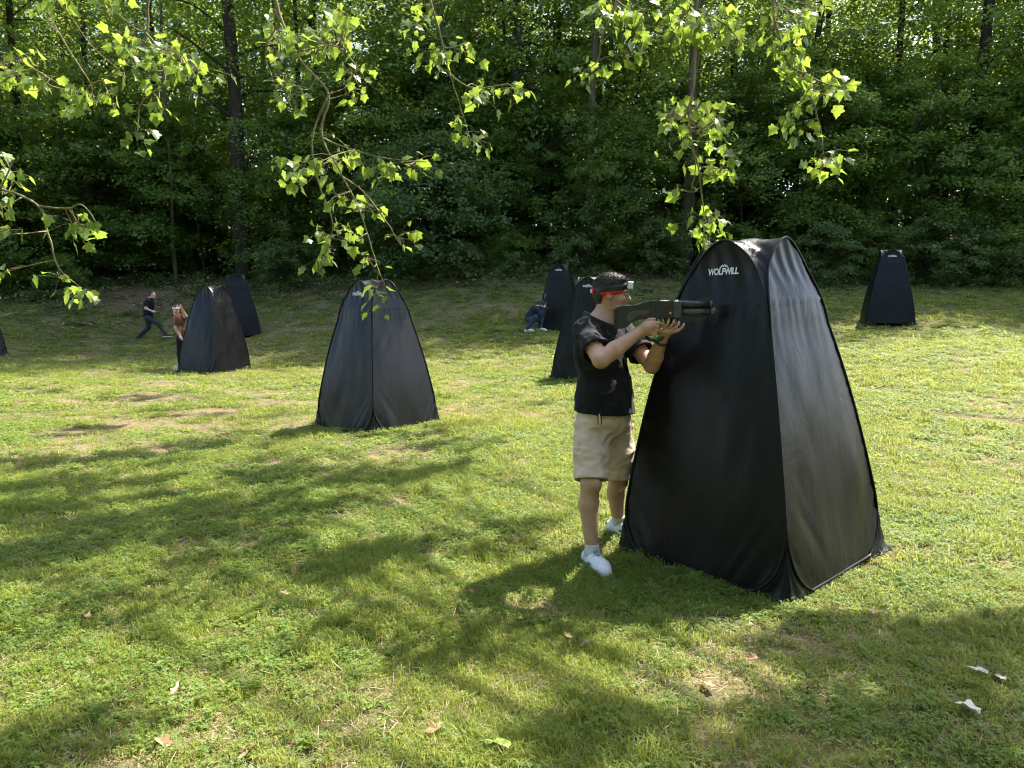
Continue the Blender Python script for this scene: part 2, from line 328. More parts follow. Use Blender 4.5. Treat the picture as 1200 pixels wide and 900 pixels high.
def tent_meshes(seed):
    r = np.random.default_rng(seed); NZ, NS = 84, 45
    th = np.linspace(0, 1, NZ); zz = TH * (1 - (1 - th) ** 1.55); zz[0] = .03; zz = np.maximum(zz, .03)
    ss = np.linspace(-1, 1, NS); out = dict(panel=[], piping=[], gusset=[])
    def panel_pts(z, s, k, wr=1.0, sd=0):
        a = loop_w(z) * s; o = off_w(z); edge = 1 - np.abs(s); P3 = np.stack([a * 3, z * 3, 0 * z + k * 9 + seed], -1)
        bow = .018 * np.cos(s * math.pi / 2) * np.sin(np.clip(z / TH, 0, 1) * math.pi)
        # pulled folds: fans from the seam, the bottom corners and along the hoop
        pucker = np.sin(z * 95 + 3 * np.sin(z * 17 + k) + s * 6) * np.exp(-edge * 9) * .0016 * (.35 + vnoise(P3 * 2.3, 3))
        fan = (np.abs(vnoise(np.stack([(a - .6 * (z - .1) * np.sign(s)) * 14, z * 1.2 + k, 0 * z], -1), 8) - .5) * 4 - 1) * np.exp(-((z - .22) / .25) ** 2) * sstep(.15, .8, np.abs(s)) * .008
        seam = (sstep(1.585, 1.57, z) * sstep(1.2, 1.57, z)) * np.sin(a * 75 + 4 * vnoise(P3 * 1.5, 5)) * .0016 * (.2 + vnoise(P3 * 4, 7)) + .006 * np.exp(-((z - 1.575) / .008) ** 2)
        top = sstep(1.60, 1.75, z) * np.sin(a * 60 + 2 * z * 10) * .0035
        slack = (fbm(P3 * np.array([1.1, .6, 1]), 2, 11) - .5) * .030 * np.clip(edge * 3, 0, 1) + (vnoise(P3 * np.array([4, 1.2, 1]), 15) - .5) * .004 * np.clip(edge * 4, 0, 1)
        o = o + (bow + pucker + fan + seam + top + slack) * wr
        n, tg = (math.cos(k * math.pi / 2), math.sin(k * math.pi / 2)), (-math.sin(k * math.pi / 2), math.cos(k * math.pi / 2))
        return np.stack([o * n[0] + a * tg[0], o * n[1] + a * tg[1], z], -1)
    Z, S = np.meshgrid(zz, ss, indexing='ij'); I = np.arange(NZ * NS).reshape(NZ, NS)
    F = np.stack([I[:-1, :-1].ravel(), I[:-1, 1:].ravel(), I[1:, 1:].ravel(), I[1:, :-1].ravel()], 1)
    edges = {}
    for k in range(4):
        V = panel_pts(Z, S, k); out['panel'].append((V.reshape(-1, 3), F))
        for s in (-1, 1): edges[k, s] = panel_pts(zz, np.full(NZ, s), k, 0)
        L = np.concatenate([edges[k, -1], edges[k, 1][::-1][1:]]); n = np.array([math.cos(k * math.pi / 2), math.sin(k * math.pi / 2), 0])
        bot = panel_pts(np.full(9, .03), np.linspace(1, -1, 9), k, 0)
        out['piping'].append(tube(np.concatenate([L, bot[1:]]) + n * .003, .0075, 6, False))
        # corner gusset between this hoop and the next, down to a peg point on the ground
        zg = np.linspace(0, .5, 16); k2 = (k + 1) % 4; A = panel_pts(np.maximum(zg, .03), np.full(16, 1.), k, 0); B = panel_pts(np.maximum(zg, .03), np.full(16, -1.), k2, 0)
        A[0, 2] = B[0, 2] = -.01
        d = np.array([math.cos(k * math.pi / 2 + math.pi / 4), math.sin(k * math.pi / 2 + math.pi / 4), 0]); fl = half_w(zg) * 1.4142 + .045 * np.exp(-(zg / .035) ** 2) + .004 * np.sin(zg * 60 + seed)
        C = d[None] * fl[:, None]; C[:, 2] = zg - .01; rows = []
        for w in np.linspace(0, 1, 8): rows.append(A * (1 - w) + C * w + n *   .010 * math.sin(w * 11 + k) * (1 - zg / .5)[:, None] * math.sin(w * math.pi))
        n2 = np.array([math.cos(k2 * math.pi / 2), math.sin(k2 * math.pi / 2), 0])
        for w in np.linspace(0, 1, 8)[1:]: rows.append(C * (1 - w) + B * w + n2 * .010 * math.sin(w * 13 + k) * (1 - zg / .5)[:, None] * math.sin(w * math.pi))
        G = np.stack(rows, 1); J = np.arange(G.shape[0] * G.shape[1]).reshape(G.shape[:2])
        out['gusset'].append((G.reshape(-1, 3), np.stack([J[:-1, :-1].ravel(), J[:-1, 1:].ravel(), J[1:, 1:].ravel(), J[1:, :-1].ravel()], 1)))
    # roof: saddle between the four hoops
    m = MB(); rows0 = np.where(zz > 1.28)[0]; W = np.linspace(0, 1, 12)
    for k in range(4):
        A = edges[k, 1][rows0]; B = edges[(k + 1) % 4, -1][rows0]; R = []
        for w in W:
            Q = A * (1 - w) + B * w; inw = np.array([math.cos(k * math.pi / 2 + math.pi / 4), math.sin(k * math.pi / 2 + math.pi / 4), 0]); gap = np.linalg.norm(A - B, axis=1)
            sag = (.16 * gap * math.sin(w * math.pi))[:, None]; Q = Q - inw * sag + np.array([0, 0, 1]) * (np.sin(Q[:, 2] * 80 + w * 9 + k)[:, None] * .006 * math.sin(w * math.pi) * np.clip(gap * 6, 0, 1)[:, None])
            R.append(Q)
        G = np.stack(R, 1); J = np.arange(G.shape[0] * G.shape[1]).reshape(G.shape[:2])
        m.add(G.reshape(-1, 3), np.stack([J[:-1, :-1].ravel(), J[:-1, 1:].ravel(), J[1:, 1:].ravel(), J[1:, :-1].ravel()], 1).tolist())
    tips = np.array([panel_pts(np.array([TH]), np.array([0.]), k, 0)[0] for k in range(4)]); n = 9; U, Vv = np.meshgrid(np.linspace(0, 1, n), np.linspace(0, 1, n), indexing='ij')
    G = tips[0] * ((1 - U) * (1 - Vv))[..., None] + tips[1] * (U * (1 - Vv))[..., None] + tips[2] * (U * Vv)[..., None] + tips[3] * ((1 - U) * Vv)[..., None]
    # the same sag as the strips at the border, more in the middle
    b = lambda q: np.sin(q * math.pi); cdir = G.copy(); cdir[..., 2] = 0; gap = np.linalg.norm(tips[0] - tips[1])
    rim = np.maximum(np.maximum(b(U) * (np.abs(Vv - .5) * 2) ** 8, b(Vv) * (np.abs(U - .5) * 2) ** 8), 0); nr = np.linalg.norm(cdir, axis=2)[..., None] + 1e-6
    G = G - cdir / nr * (.16 * gap * rim)[..., None]; G[..., 2] -= .05 * b(U) * b(Vv)
    J = np.arange(n * n).reshape(n, n); m.add(G.reshape(-1, 3), np.stack([J[:-1, :-1].ravel(), J[:-1, 1:].ravel(), J[1:, 1:].ravel(), J[1:, :-1].ravel()], 1).tolist())
    mats = [M_TENT]
    res = dict(panel=[mesh_np('tent_panel', V, F, mats, True) for V, F in out['panel']], piping=[mesh_np('tent_piping', V, F, [M_TENT_B], True) for V, F in out['piping']],
               gusset=[mesh_np('tent_gusset', V, F, mats, True) for V, F in out['gusset']], roof=m.mesh('tent_roof', mats))
    # the printed word on panel 0, following the cloth
    cu = bpy.data.curves.new('logo_text', 'FONT'); cu.body = 'WOLFWILL'; cu.size = .052; cu.align_x = 'CENTER'; cu.offset = .0016; cu.space_character = .90; cu.resolution_u = 3
    to = bpy.data.objects.new('logo_text', cu); COL.objects.link(to); dg = bpy.context.evaluated_depsgraph_get(); tm = bpy.data.meshes.new_from_object(to.evaluated_get(dg)); bpy.data.objects.remove(to)
    LV = np.array([v.co[:] for v in tm.vertices]); LF = [tuple(p.vertices) for p in tm.polygons]; LV = LV[:, :2]
    LV[:, 0] *= .205 / (LV[:, 0].max() - LV[:, 0].min()); LV[:, 0] -= (LV[:, 0].max() + LV[:, 0].min()) / 2
    # the peaked crest standing on the middle letters: two jagged strokes
    crest = np.array([(-.030, .030), (-.012, .050), (-.004, .043), (.003, .055), (.010, .044), (.016, .049), (.032, .030), (.022, .033), (.014, .040), (.009, .036), (.003, .046), (-.004, .036), (-.010, .042), (-.020, .032)])
    c0 = len(LV); LV = np.concatenate([LV, crest + np.array([.004, .006])]); LF.append(tuple(range(c0, c0 + len(crest))))
    zc = 1.735; zl = zc + LV[:, 1]; sl_ = LV[:, 0] / loop_w(zl); Pl = panel_pts(zl, sl_, 0)
    Pl[:, 0] += .004
    res['logo'] = mesh_np('tent_logo', Pl, LF, [M_LOGO]); bpy.data.meshes.remove(tm)
    return res
TENT_KIT = [tent_meshes(1), tent_meshes(2)]
def tent(key, rz, kit, label, logo=True, tilt=(0, 0), scale=1.0, mat=None):
    x, y, z = TENTS[key]; root = empty('popup_tent', (x, y, hz(x, y) - .015), rz, label=label, cat='tent', group='black pop-up tents standing on the lawn')
    root.rotation_euler = (Matrix.Rotation(tilt[1], 3, 'Y') @ Matrix.Rotation(tilt[0], 3, 'X') @ Matrix.Rotation(rz, 3, 'Z')).to_euler(); root.scale = scale if isinstance(scale, tuple) else (scale,) * 3; K = TENT_KIT[kit]
    for k in range(4):
        p = obj('panel', K['panel'][k], root); obj('piping', K['piping'][k], p); obj('corner_flap', K['gusset'][k], root)
        if k == 0 and logo: obj('logo', K['logo'], p)
        if mat: p.material_slots[0].link = 'OBJECT'; p.material_slots[0].material = mat
    obj('roof', K['roof'], root); return root
D = math.radians
tent('large', D(221.5), 0, 'largest black pop-up tent with white lettering, beside the aiming man', True, (0, D(-2.7)))
tent('centre', D(232), 1, 'black pop-up tent left of centre with drooping leaves before its top', True, (D(.5), D(-.6)), (1.02, 1.0, 1.0))
tent('left', D(250), 0, 'black pop-up tent hiding the woman in the pink-brown top', False, (0, D(1.2)), (1.0, .94, 1.0))
tent('left_rear', D(200), 1, 'dark navy pop-up tent partly behind the tent hiding the woman', False, (D(1), D(-2.5)), (1.04, .96, .99), mat=M_TENT_BLUE)
tent('rear', D(254), 0, 'narrow-looking black pop-up tent beside the crouching person', True, (0, D(-.8)), (.94, 1.0, 1.0))
tent('middle', D(247), 1, 'black pop-up tent half hidden behind the aiming man', True, (0, D(1.0)), (1.0, 1.03, 1.0))
tent('right', D(254), 1, 'lone black pop-up tent near the wood on the right', True, (D(-1), D(.4)), (1.03, 1.0, 1.01), mat=M_TENT_BLUE)
tent('edge', D(240), 0, 'black pop-up tent cut off by the left edge', False)
print('tents at', round(time.time() - T0, 1))

# ------------------------------------------------------------------ the wood
W_LEAF = leafy('wood_leaf', ((0, (.050, .098, .022)), (.45, (.080, .145, .034)), (.8, (.115, .18, .045)), (1, (.16, .22, .06))), (.50, .62, .08), .58, .42, .5)
W_TEAL = leafy('dogwood_leaf', ((0, (.055, .105, .034)), (.5, (.085, .145, .047)), (1, (.13, .19, .06))), (.38, .50, .10), .5, .4, .5)
W_IVY = leafy('ivy_leaf', ((0, (.012, .032, .010)), (.5, (.025, .058, .016)), (1, (.05, .09, .025))), (.15, .25, .03), .25, .35, .5)
W_LOW = leafy('undergrowth_leaf', ((0, (.045, .085, .022)), (.5, (.08, .13, .036)), (1, (.16, .19, .08))), (.35, .45, .08), .45, .45, .4)
W_LITTER = leafy('litter_leaf', ((0, (.06, .038, .022)), (.5, (.16, .105, .06)), (1, (.34, .26, .17))), (.3, .2, .1), .15, .7, .3)
B_DARK = bark('dark_bark', (.018, .014, .010), (.060, .047, .034)); B_PALE = bark('pale_bark', (.055, .042, .030), (.16, .125, .09), 10)
def leaf_cloud(r, C, out, L, nl, leaf, droop=.35, flat=.55, nj=.45):
    """nl leaves round each spray centre C, spread along its outward direction; returns verts, quads, tint"""
    n = len(C); N = n * nl; side = np.stack([-out[:, 1], out[:, 0], 0 * out[:, 0]], 1); Lr = np.repeat(L, nl)[:, None]
    a = r.uniform(-.55, 1, (N, 1)); b = r.normal(0, .42, (N, 1)) * (1.05 - .6 * np.abs(a - .1)); c = r.normal(0, .13, (N, 1))
    O = np.repeat(out, nl, 0); S = np.repeat(side, nl, 0); up = np.array([[0, 0, 1.]])
    P = np.repeat(C, nl, 0) + O * a * Lr + S * b * Lr * flat * 1.6 + up * (c - droop * np.clip(a, -.2, 1) ** 2) * Lr
    nr = up + r.normal(0, nj, (N, 3)) + O * .25; nr /= np.linalg.norm(nr, axis=1)[:, None]
    d = O * .5 + r.normal(0, .7, (N, 3)); d -= nr * np.sum(d * nr, 1)[:, None]; d /= np.linalg.norm(d, axis=1)[:, None] + 1e-9; s = np.cross(nr, d)
    l = leaf * r.uniform(.65, 1.3, (N, 1)); w = l * r.uniform(.32, .48, (N, 1))
    V = np.stack([P, P + d * l * .45 + s * w + nr * l * .06, P + d * l - nr * l * .08, P + d * l * .45 - s * w + nr * l * .06], 1).reshape(-1, 3)
    tint = np.clip(np.repeat(r.uniform(0, .7, n), nl) + r.uniform(0, .35, N), 0, 1)
    return V, np.arange(N * 4).reshape(N, 4), np.repeat(tint, 4)
def crown(seed, z0, z1, R, ns, nl, leaf, mat, shell=.55, Ls=(.7, 1.3), squash=1.0, clump=0):
    r = np.random.default_rng(seed); h = r.uniform(0, 1, ns); z = z0 + (z1 - z0) * h; an = r.uniform(0, 6.283, ns)
    lump = .7 + .6 * vnoise(np.stack([np.cos(an) * 1.5, np.sin(an) * 1.5, h * 4], 1), seed)
    rad = R * np.interp(h, [0, .15, .45, .75, 1], [.55, .9, 1, .75, .12]) * lump * (shell + (1 - shell) * np.sqrt(r.uniform(0, 1, ns))) * squash
    C = np.stack([rad * np.cos(an), rad * np.sin(an), z], 1); out = np.stack([np.cos(an), np.sin(an), r.normal(0, .12, ns)], 1)
    V, F, tn = leaf_cloud(r, C, out, r.uniform(*Ls, ns), nl, leaf)
    return mesh_np('crown', V, F, [mat], False, dict(rnd=tn)), C
def trunk_mesh(seed, H, r0, C, mat, bend=.4, nb=26, fork=False):
    r = np.random.default_rng(seed); n = 16; z = np.linspace(-.4, H, n); ph = r.uniform(0, 6.28, 4); q = np.clip(z / H, 0, 1)
    P = np.stack([bend * (np.sin(q * 2.6 + ph[0]) - math.sin(ph[0])) + .05 * np.sin(z * 1.3 + ph[2]), bend * (np.sin(q * 2.2 + ph[1]) - math.sin(ph[1])) + .05 * np.sin(z * 1.1 + ph[3]), z], 1)
    m = MB(); rr = r0 * (1 - .82 * q) * (1 + .55 * np.exp(-np.clip(z, 0, 9) / .35)) ; m.tube(P, rr, 9)
    for i in r.choice(len(C), min(nb, len(C)), False):
        c = C[i]; zb = max(.25, c[2] - r.uniform(.3, 1.6)); zb = min(zb, H * .93)
        b = np.array([np.interp(zb, z, P[:, 0]), np.interp(zb, z, P[:, 1]), zb]); mid = (b + c) / 2 + np.array([0, 0, r.uniform(0, .35)])
        rb = max(.012, r0 * .22 * (1 - zb / H * .7)); m.tube(smooth_path([b, mid, c], 4), np.linspace(rb, .008, 9), 5, False)
    return m.mesh('trunk', [mat])
def tree_obj(name, loc, rz, s, tm, cm, **k):
    e = empty(name, loc, rz, **k); e.scale = (s if isinstance(s, tuple) else (s,) * 3); obj('trunk', tm, e); obj('crown', cm, e); return e
TALL = []
for s in range(5):
    cm, C = crown(100 + s, 3.6 + .8 * (s % 3), 20 + s, 3.6 + .35 * (s % 3), 215, 66, .165, W_LEAF, .35, (.8, 1.6)); TALL.append((cm, C))
UND = []
for s in range(4):
    cm, C = crown(140 + s, .5 + .25 * s, 6.2 + .7 * s, 2.1 + .2 * s, 150, 95, .135, W_LEAF, .45, (.55, 1.15)); UND.append((cm, C))
cm, C = crown(160, .3, 5.2, 2.7, 170, 110, .14, W_TEAL, .6, (.7, 1.3)); UND.append((cm, C))
SHR = []
for s in range(3):
    cm, C = crown(170 + s, .12, 1.9 + .4 * s, 1.0 + .2 * s, 60, 80, .10, W_LOW if s else W_LEAF, .5, (.35, .6)); SHR.append((cm, C))
G_T, G_U, G_S = 'tall trees at the front of the wood', 'small leafy trees at the edge of the wood', 'low bushes along the wood edge'
tall = [  # pixel column of the trunk, metres ahead, trunk radius, bark, bend, crown, label
    (38, 31, .17, B_DARK, .3, 0, 'tall tree nearest the left edge of the wood, slim dark trunk'),
    (120, 33, .14, B_DARK, .4, 1, 'tall tree with slim dark trunk left above the running man'),
    (206, 30.5, .07, B_PALE, .2, 2, 'tall thin tree with pale pole-like trunk just behind the running man'),
    (287, 30, .31, B_DARK, .25, 3, 'tall tree with the thickest straight dark trunk, above the navy tent'),
    (366, 33, .12, B_DARK, .5, 4, 'tall tree with slim trunk between the navy tent and the centre-left tent'),
    (521, 33.5, .20, B_PALE, .35, 0, 'tall tree with brown trunk rising behind the rounded blue-green bush'),
    (613, 32.5, .34, B_DARK, .3, 1, 'tall tree with broad ivy-clad trunk above the crouching person'),
    (655, 36, .13, B_DARK, .5, 2, 'tall tree with slim dark trunk right above the narrow-looking tent'),
    (690, 30.5, .17, B_PALE, .2, 3, 'tall tree with brown trunk straight above the aiming man'),
    (742, 34, .13, B_DARK, .4, 4, 'tall tree with slim trunk above the toy gun'),
    (803, 29.5, .25, B_PALE, .15, 0, 'tall tree with sturdy brown trunk ending behind the largest tent'),
    (846, 33, .20, B_DARK, .8, 1, 'tall leaning tree above the white lettering of the largest tent'),
    (936, 32, .17, B_DARK, .4, 2, 'tall tree with dark trunk between the largest tent and the lone right tent'),
    (1042, 32, .18, B_DARK, .4, 3, 'tall tree with dark trunk right above the lone right tent'),
    (1128, 30.5, .27, B_DARK, .3, 4, 'tall tree with thick dark trunk right of the lone right tent'),
    (1188, 33, .16, B_DARK, .4, 0, 'tall tree nearest the right edge of the wood')]
for i, (u, Y, r0, bk, bend, ci, lab) in enumerate(tall):
    p = at(u, 320, Y); z = hz(p[0], Y); cm, C = TALL[ci]; H = 21 + (i * 7 % 5)
    k = 4 + (i % 3); o = tree_obj('tree', (p[0], Y, z - .1), i * 1.7, (1, 1, 1.32 if u < 700 else 1.08), trunk_mesh(300 + i, H, r0, C, bk, bend), cm, label=lab, cat='tree', group=G_T)
    if u == 613 or u == 803:      # ivy climbing the trunk
        r = np.random.default_rng(i); n = 240; zz = r.uniform(.2, 12 if u == 613 else 5, n); an = r.uniform(0, 6.28, n); tm = o.children[0].data
        tv = np.array([v.co[:] for v in tm.vertices])[:16 * 9].reshape(16, 9, 3).mean(1); rr = r0 * (1 - .6 * zz / H) + .06
        Cc = np.stack([np.interp(zz, tv[:, 2], tv[:, 0]) + rr * np.cos(an), np.interp(zz, tv[:, 2], tv[:, 1]) + rr * np.sin(an), zz], 1); ou = np.stack([np.cos(an), np.sin(an), 0 * an], 1)
        V, F, tn = leaf_cloud(r, Cc, ou, r.uniform(.2, .4, n), 26, .10); obj('ivy', mesh_np('ivy', V, F, [W_IVY], False, dict(rnd=tn)), o)
und = [  # column, metres ahead, crown, scale, label
    (15, 28.3, 0, 1.0, 'small leafy tree at the left edge of the wood behind the cut-off tent'),
    (95, 30, 2, 1.0, 'small leafy tree left of the running man'),
    (160, 31, 1, 1.1, 'small leafy tree with low boughs behind the running man'),
    (238, 31.5, 3, .95, 'small leafy tree behind the woman and her tent'),
    (335, 30.5, 0, 1.0, 'small leafy tree right of the thickest trunk'),
    (412, 31, 2, 1.1, 'small leafy tree behind the left shoulder of the centre-left tent'),
    (505, 29.3, 4, 1.0, 'rounded blue-green bush-like small tree in tiers of leaves, right of centre-left tent'),
    (575, 31.5, 1, .9, 'small leafy tree between the blue-green bush and the crouching person'),
    (640, 31, 3, .9, 'small leafy tree behind the narrow-looking tent'),
    (728, 29.2, 1, .85, 'small leafy tree low behind the muzzle and the largest tent'),
    (790, 31.5, 0, 1.15, 'small leafy tree behind the sturdy brown trunk'),
    (872, 29.5, 3, 1.0, 'small leafy tree just right above the largest tent'),
    (950, 29, 2, 1.0, 'small leafy tree left of the lone right tent'),
    (1010, 30.5, 1, 1.15, 'small leafy tree directly behind the lone right tent'),
    (1085, 28.6, 3, .95, 'small leafy tree right behind the lone right tent'),
    (1150, 29.5, 0, 1.15, 'small leafy tree near the right edge'),
    (1215, 28, 2, 1.0, 'small leafy tree cut by the right edge of the wood')]
utr = [trunk_mesh(400 + k, 5.4, .075, UND[k][1], B_DARK, .25, 40) for k in range(5)]
for i, (u, Y, ci, s, lab) in enumerate(und):
    p = at(u, 320, Y); z = hz(p[0], Y); tree_obj('small_tree', (p[0], Y, z - .05), i * 2.3, s, utr[ci], UND[ci][0], label=lab, cat='small tree', group=G_U)
shr = [(70, 27.6, 0, .8, 'low bush in front of the wood left of the running man'), (330, 28.6, 1, .8, 'low bush in the shade left of the centre-left tent'),
       (540, 27.8, 1, .62, 'pale low bush lit by sun in the grass right of the centre-left tent'), (455, 28.8, 2, .8, 'low bush right behind the top of the centre-left tent'),
       (690, 28.2, 2, .9, 'low bush in the shade behind the head of the aiming man'), (770, 28, 1, .9, 'low bush behind the muzzle of the toy gun'),
       (965, 26.6, 2, .8, 'low bush beside the left foot of the lone right tent'), (1085, 26.3, 1, 1.0, 'low bush with pale leaves right of the lone right tent'),
       (1140, 26, 2, .9, 'low bush second from the right edge'), (1195, 25.5, 0, 1.1, 'low bush at the right edge above the grass'),
       (1020, 27.5, 0, 1.1, 'low bush hidden behind the lone right tent top'), (600, 28.5, 0, .8, 'low dark bush behind the crouching person'), (860, 27.5, 0, 1.0, 'low bush behind the top of the largest tent')]
strk = [trunk_mesh(430 + k, 1.6, .02, SHR[k][1], B_DARK, .1, 30) for k in range(3)]
for i, (u, Y, ci, s, lab) in enumerate(shr):
    p = at(u, 330, Y); z = hz(p[0], Y); tree_obj('bush', (p[0], Y, z - .03), i * 1.9, s, strk[ci], SHR[ci][0], label=lab, cat='bush', group=G_S)
# the wood behind: trunks and crowns nobody could tell apart
wm = []
for k in range(5):
    m = MB(); V1 = TALL[k][0]; tmesh = trunk_mesh(450 + k, 21, .16 + .03 * k, TALL[k][1], B_DARK, .5, 14)
    wm += [V1, tmesh]
WOOD_COLL = hidden_coll('wood_trees', wm + [UND[k][0] for k in range(5)])
r = np.random.default_rng(5); wp, wi, ws = [], [], []
for Y0, Y1, n in ((34.5, 39, 15), (39, 46, 20), (46, 64, 44)):
    for i in range(n):
        Y = r.uniform(Y0, Y1); x = (-1.0 + 2.0 * (i + r.uniform(.1, .9)) / n) * Y; k = r.integers(0, 5); p = (x, Y, hz(x, Y) - .1); s = r.uniform(.85, 1.15); a = r.uniform(0, 6.28)
        for j in (0, 1): wp.append(p); wi.append(2 * k + j); ws.append((s, a))
for i in range(60):
    Y = r.uniform(33, 46); x = (-1.0 + 2.0 * (i + r.uniform(0, 1)) / 60) * Y; wp.append((x, Y, hz(x, Y) - .1)); wi.append(10 + r.integers(0, 5)); ws.append((r.uniform(.9, 1.5), r.uniform(0, 6.28)))
for sx in (-1, 1):                                   # the wood goes on either side of the picture
    for i in range(12):
        Y = r.uniform(27, 36); x = sx * (Y * .72 + r.uniform(1.5, 9)); k = r.integers(0, 5); s = r.uniform(.85, 1.1); a = r.uniform(0, 6.28)
        for j in (0, 1): wp.append((x, Y, hz(x, Y) - .1)); wi.append(2 * k + j); ws.append((s, a))
        wp.append((x + 1, Y - .5, hz(x, Y) - .1)); wi.append(10 + r.integers(0, 5)); ws.append((r.uniform(.8, 1.2), a))
for i in range(22):                                  # and closes the clearing behind the camera
    a = math.pi * (1.04 + .92 * (i + r.uniform(.2, .8)) / 22); R0 = r.uniform(19, 25); x, Y = R0 * math.cos(a) * 1.1, R0 * math.sin(a) + 2; k = r.integers(0, 5); s = r.uniform(.9, 1.1); t_ = r.uniform(0, 6.28)
    for j in (0, 1): wp.append((x, Y, hz(x, Y) - .1)); wi.append(2 * k + j); ws.append((s, t_))
    wp.append((x * .93, Y * .93, hz(x, Y) - .1)); wi.append(10 + r.integers(0, 5)); ws.append((1.2, t_))
ws = np.array(ws)
# name order of a collection follows the object names, hence the two-digit numbering in hidden_coll
scatter('woodland', WOOD_COLL, np.array(wp), np.stack([0 * ws[:, 1], 0 * ws[:, 1], ws[:, 1]], 1), np.repeat(ws[:, :1], 3, 1), wi, kind='stuff', label='dense dark green wood closing off the back of the lawn', cat='wood')
# undergrowth and fallen leaves under the trees
lt = []
for s in range(4):
    q = np.random.default_rng(500 + s); n = 7; an = q.uniform(0, 6.28, n); C = np.stack([.12 * np.cos(an), .12 * np.sin(an), q.uniform(.08, .3, n)], 1); ou = np.stack([np.cos(an), np.sin(an), 0 * an + .2], 1)
    V, F, tn = leaf_cloud(q, C, ou, q.uniform(.15, .28, n), 7, .075); lt.append(mesh_np('undergrowth_tuft', V, F, [W_LOW], False, dict(rnd=tn)))
for s in range(3):
    q = np.random.default_rng(520 + s); n = 1; C = np.zeros((1, 3)); C[0, 2] = .02; V, F, tn = leaf_cloud(q, C, np.array([[1., 0, 0]]), np.array([.5]), 26, .10, 0, .8, .35); V[:, 2] = V[:, 2] * .25 + .012
    lt.append(mesh_np('litter_patch', V, F, [W_LITTER], False, dict(rnd=q.uniform(0, 1, len(V) // 4).repeat(4))))
LOW_COLL = hidden_coll('low_plants', lt); r = np.random.default_rng(9)
n = 5200; y = r.uniform(24.5, 38, n); x = r.uniform(-1, 1, n) * (y * .74 + 2); d = y - edge_y(x); pt = fbm(np.stack([x * .5, y * .5, 0 * x], 1), 3, 91)
k = (r.uniform(size=n) < sstep(-1.6, .8, d)) & (r.uniform(size=n) < sstep(.36, .56, pt) + .12 + .3 * (x > 7)); x1, y1 = x[k], y[k]
n = 4500; y = r.uniform(23, 40, n); x = r.uniform(-1, 1, n) * (y * .74 + 2); d = y - edge_y(x); k = r.uniform(size=n) < sstep(-3, 1, d); x2, y2 = x[k], y[k]
X = np.concatenate([x1, x2]); Yy = np.concatenate([y1, y2]); ix = np.concatenate([r.integers(0, 4, len(x1)), r.integers(4, 7, len(x2))]); s = r.uniform(.7, 1.5, len(X))
scatter('undergrowth', LOW_COLL, np.stack([X, Yy, height(X, Yy)], 1), np.stack([r.normal(0, .1, len(X)), r.normal(0, .1, len(X)), r.uniform(0, 6.28, len(X))], 1), np.stack([s, s, s], 1), ix,
        kind='stuff', label='low plants and fallen leaves on the floor of the wood', cat='undergrowth')
print('wood at', round(time.time() - T0, 1))

# ------------------------------------------------------------------ two broad-leaved trees beside the camera whose branches hang into view
H_LEAF = leafy('hanging_leaf', ((0, (.06, .115, .018)), (.5, (.105, .175, .024)), (1, (.16, .225, .035))), (.44, .57, .06), .52, .42, .45, rnd='obj')
H_LEAF_A = leafy('hanging_leaf_mass', ((0, (.06, .115, .018)), (.5, (.105, .175, .024)), (1, (.16, .225, .035))), (.44, .57, .06), .52, .42, .45)
B_TWIG = bark('twig_bark', (.16, .13, .07), (.32, .28, .15), 25); B_PLANE = bark('plane_bark', (.10, .085, .06), (.26, .23, .17), 6)
def lobed_leaf(seed):                                # base at the origin, tip along +y, about one unit long
    r = np.random.default_rng(seed); out = [(0, 0), (.20, -.05), (.41, .02), (.36, .18), (.52, .40), (.46, .50), (.32, .55), (.25, .70), (.11, .84), (0, 1.04)]
    pts = [(x * (1 + r.normal(0, .06)), y * (1 + r.normal(0, .04))) for x, y in out]; L = [(-x * (1 + r.normal(0, .05)), y) for x, y in pts[1:-1]][::-1]
    ring = pts + L; V = [(0, .34, 0)] + [(x, y, .16 * abs(x) ** 1.1 - .22 * max(0, y - .3) ** 2 + r.normal(0, .012)) for x, y in ring]
    n = len(ring); F = [(0, 1 + i, 1 + (i + 1) % n) for i in range(n)]; return np.array(V), F
LEAF_V = [lobed_leaf(s) for s in range(5)]; LEAF_ME = [mesh_np('leaf', V, F, [H_LEAF], False) for V, F in LEAF_V]
def leaf_frame(r, P, out, size):
    d = np.array([out[0] * .6, out[1] * .6, -.75]) + r.normal(0, .42, 3); d /= np.linalg.norm(d); nn = r.normal(0, 1, 3) + np.array([0, -.25, .55]); nn -= d * (nn @ d); nn /= np.linalg.norm(nn); s = np.cross(d, nn)
    return np.column_stack([s * size, d * size, nn * size])
SPRAYS = []                                          # every stretch of hanging branch, for keeping the crown out of its sun
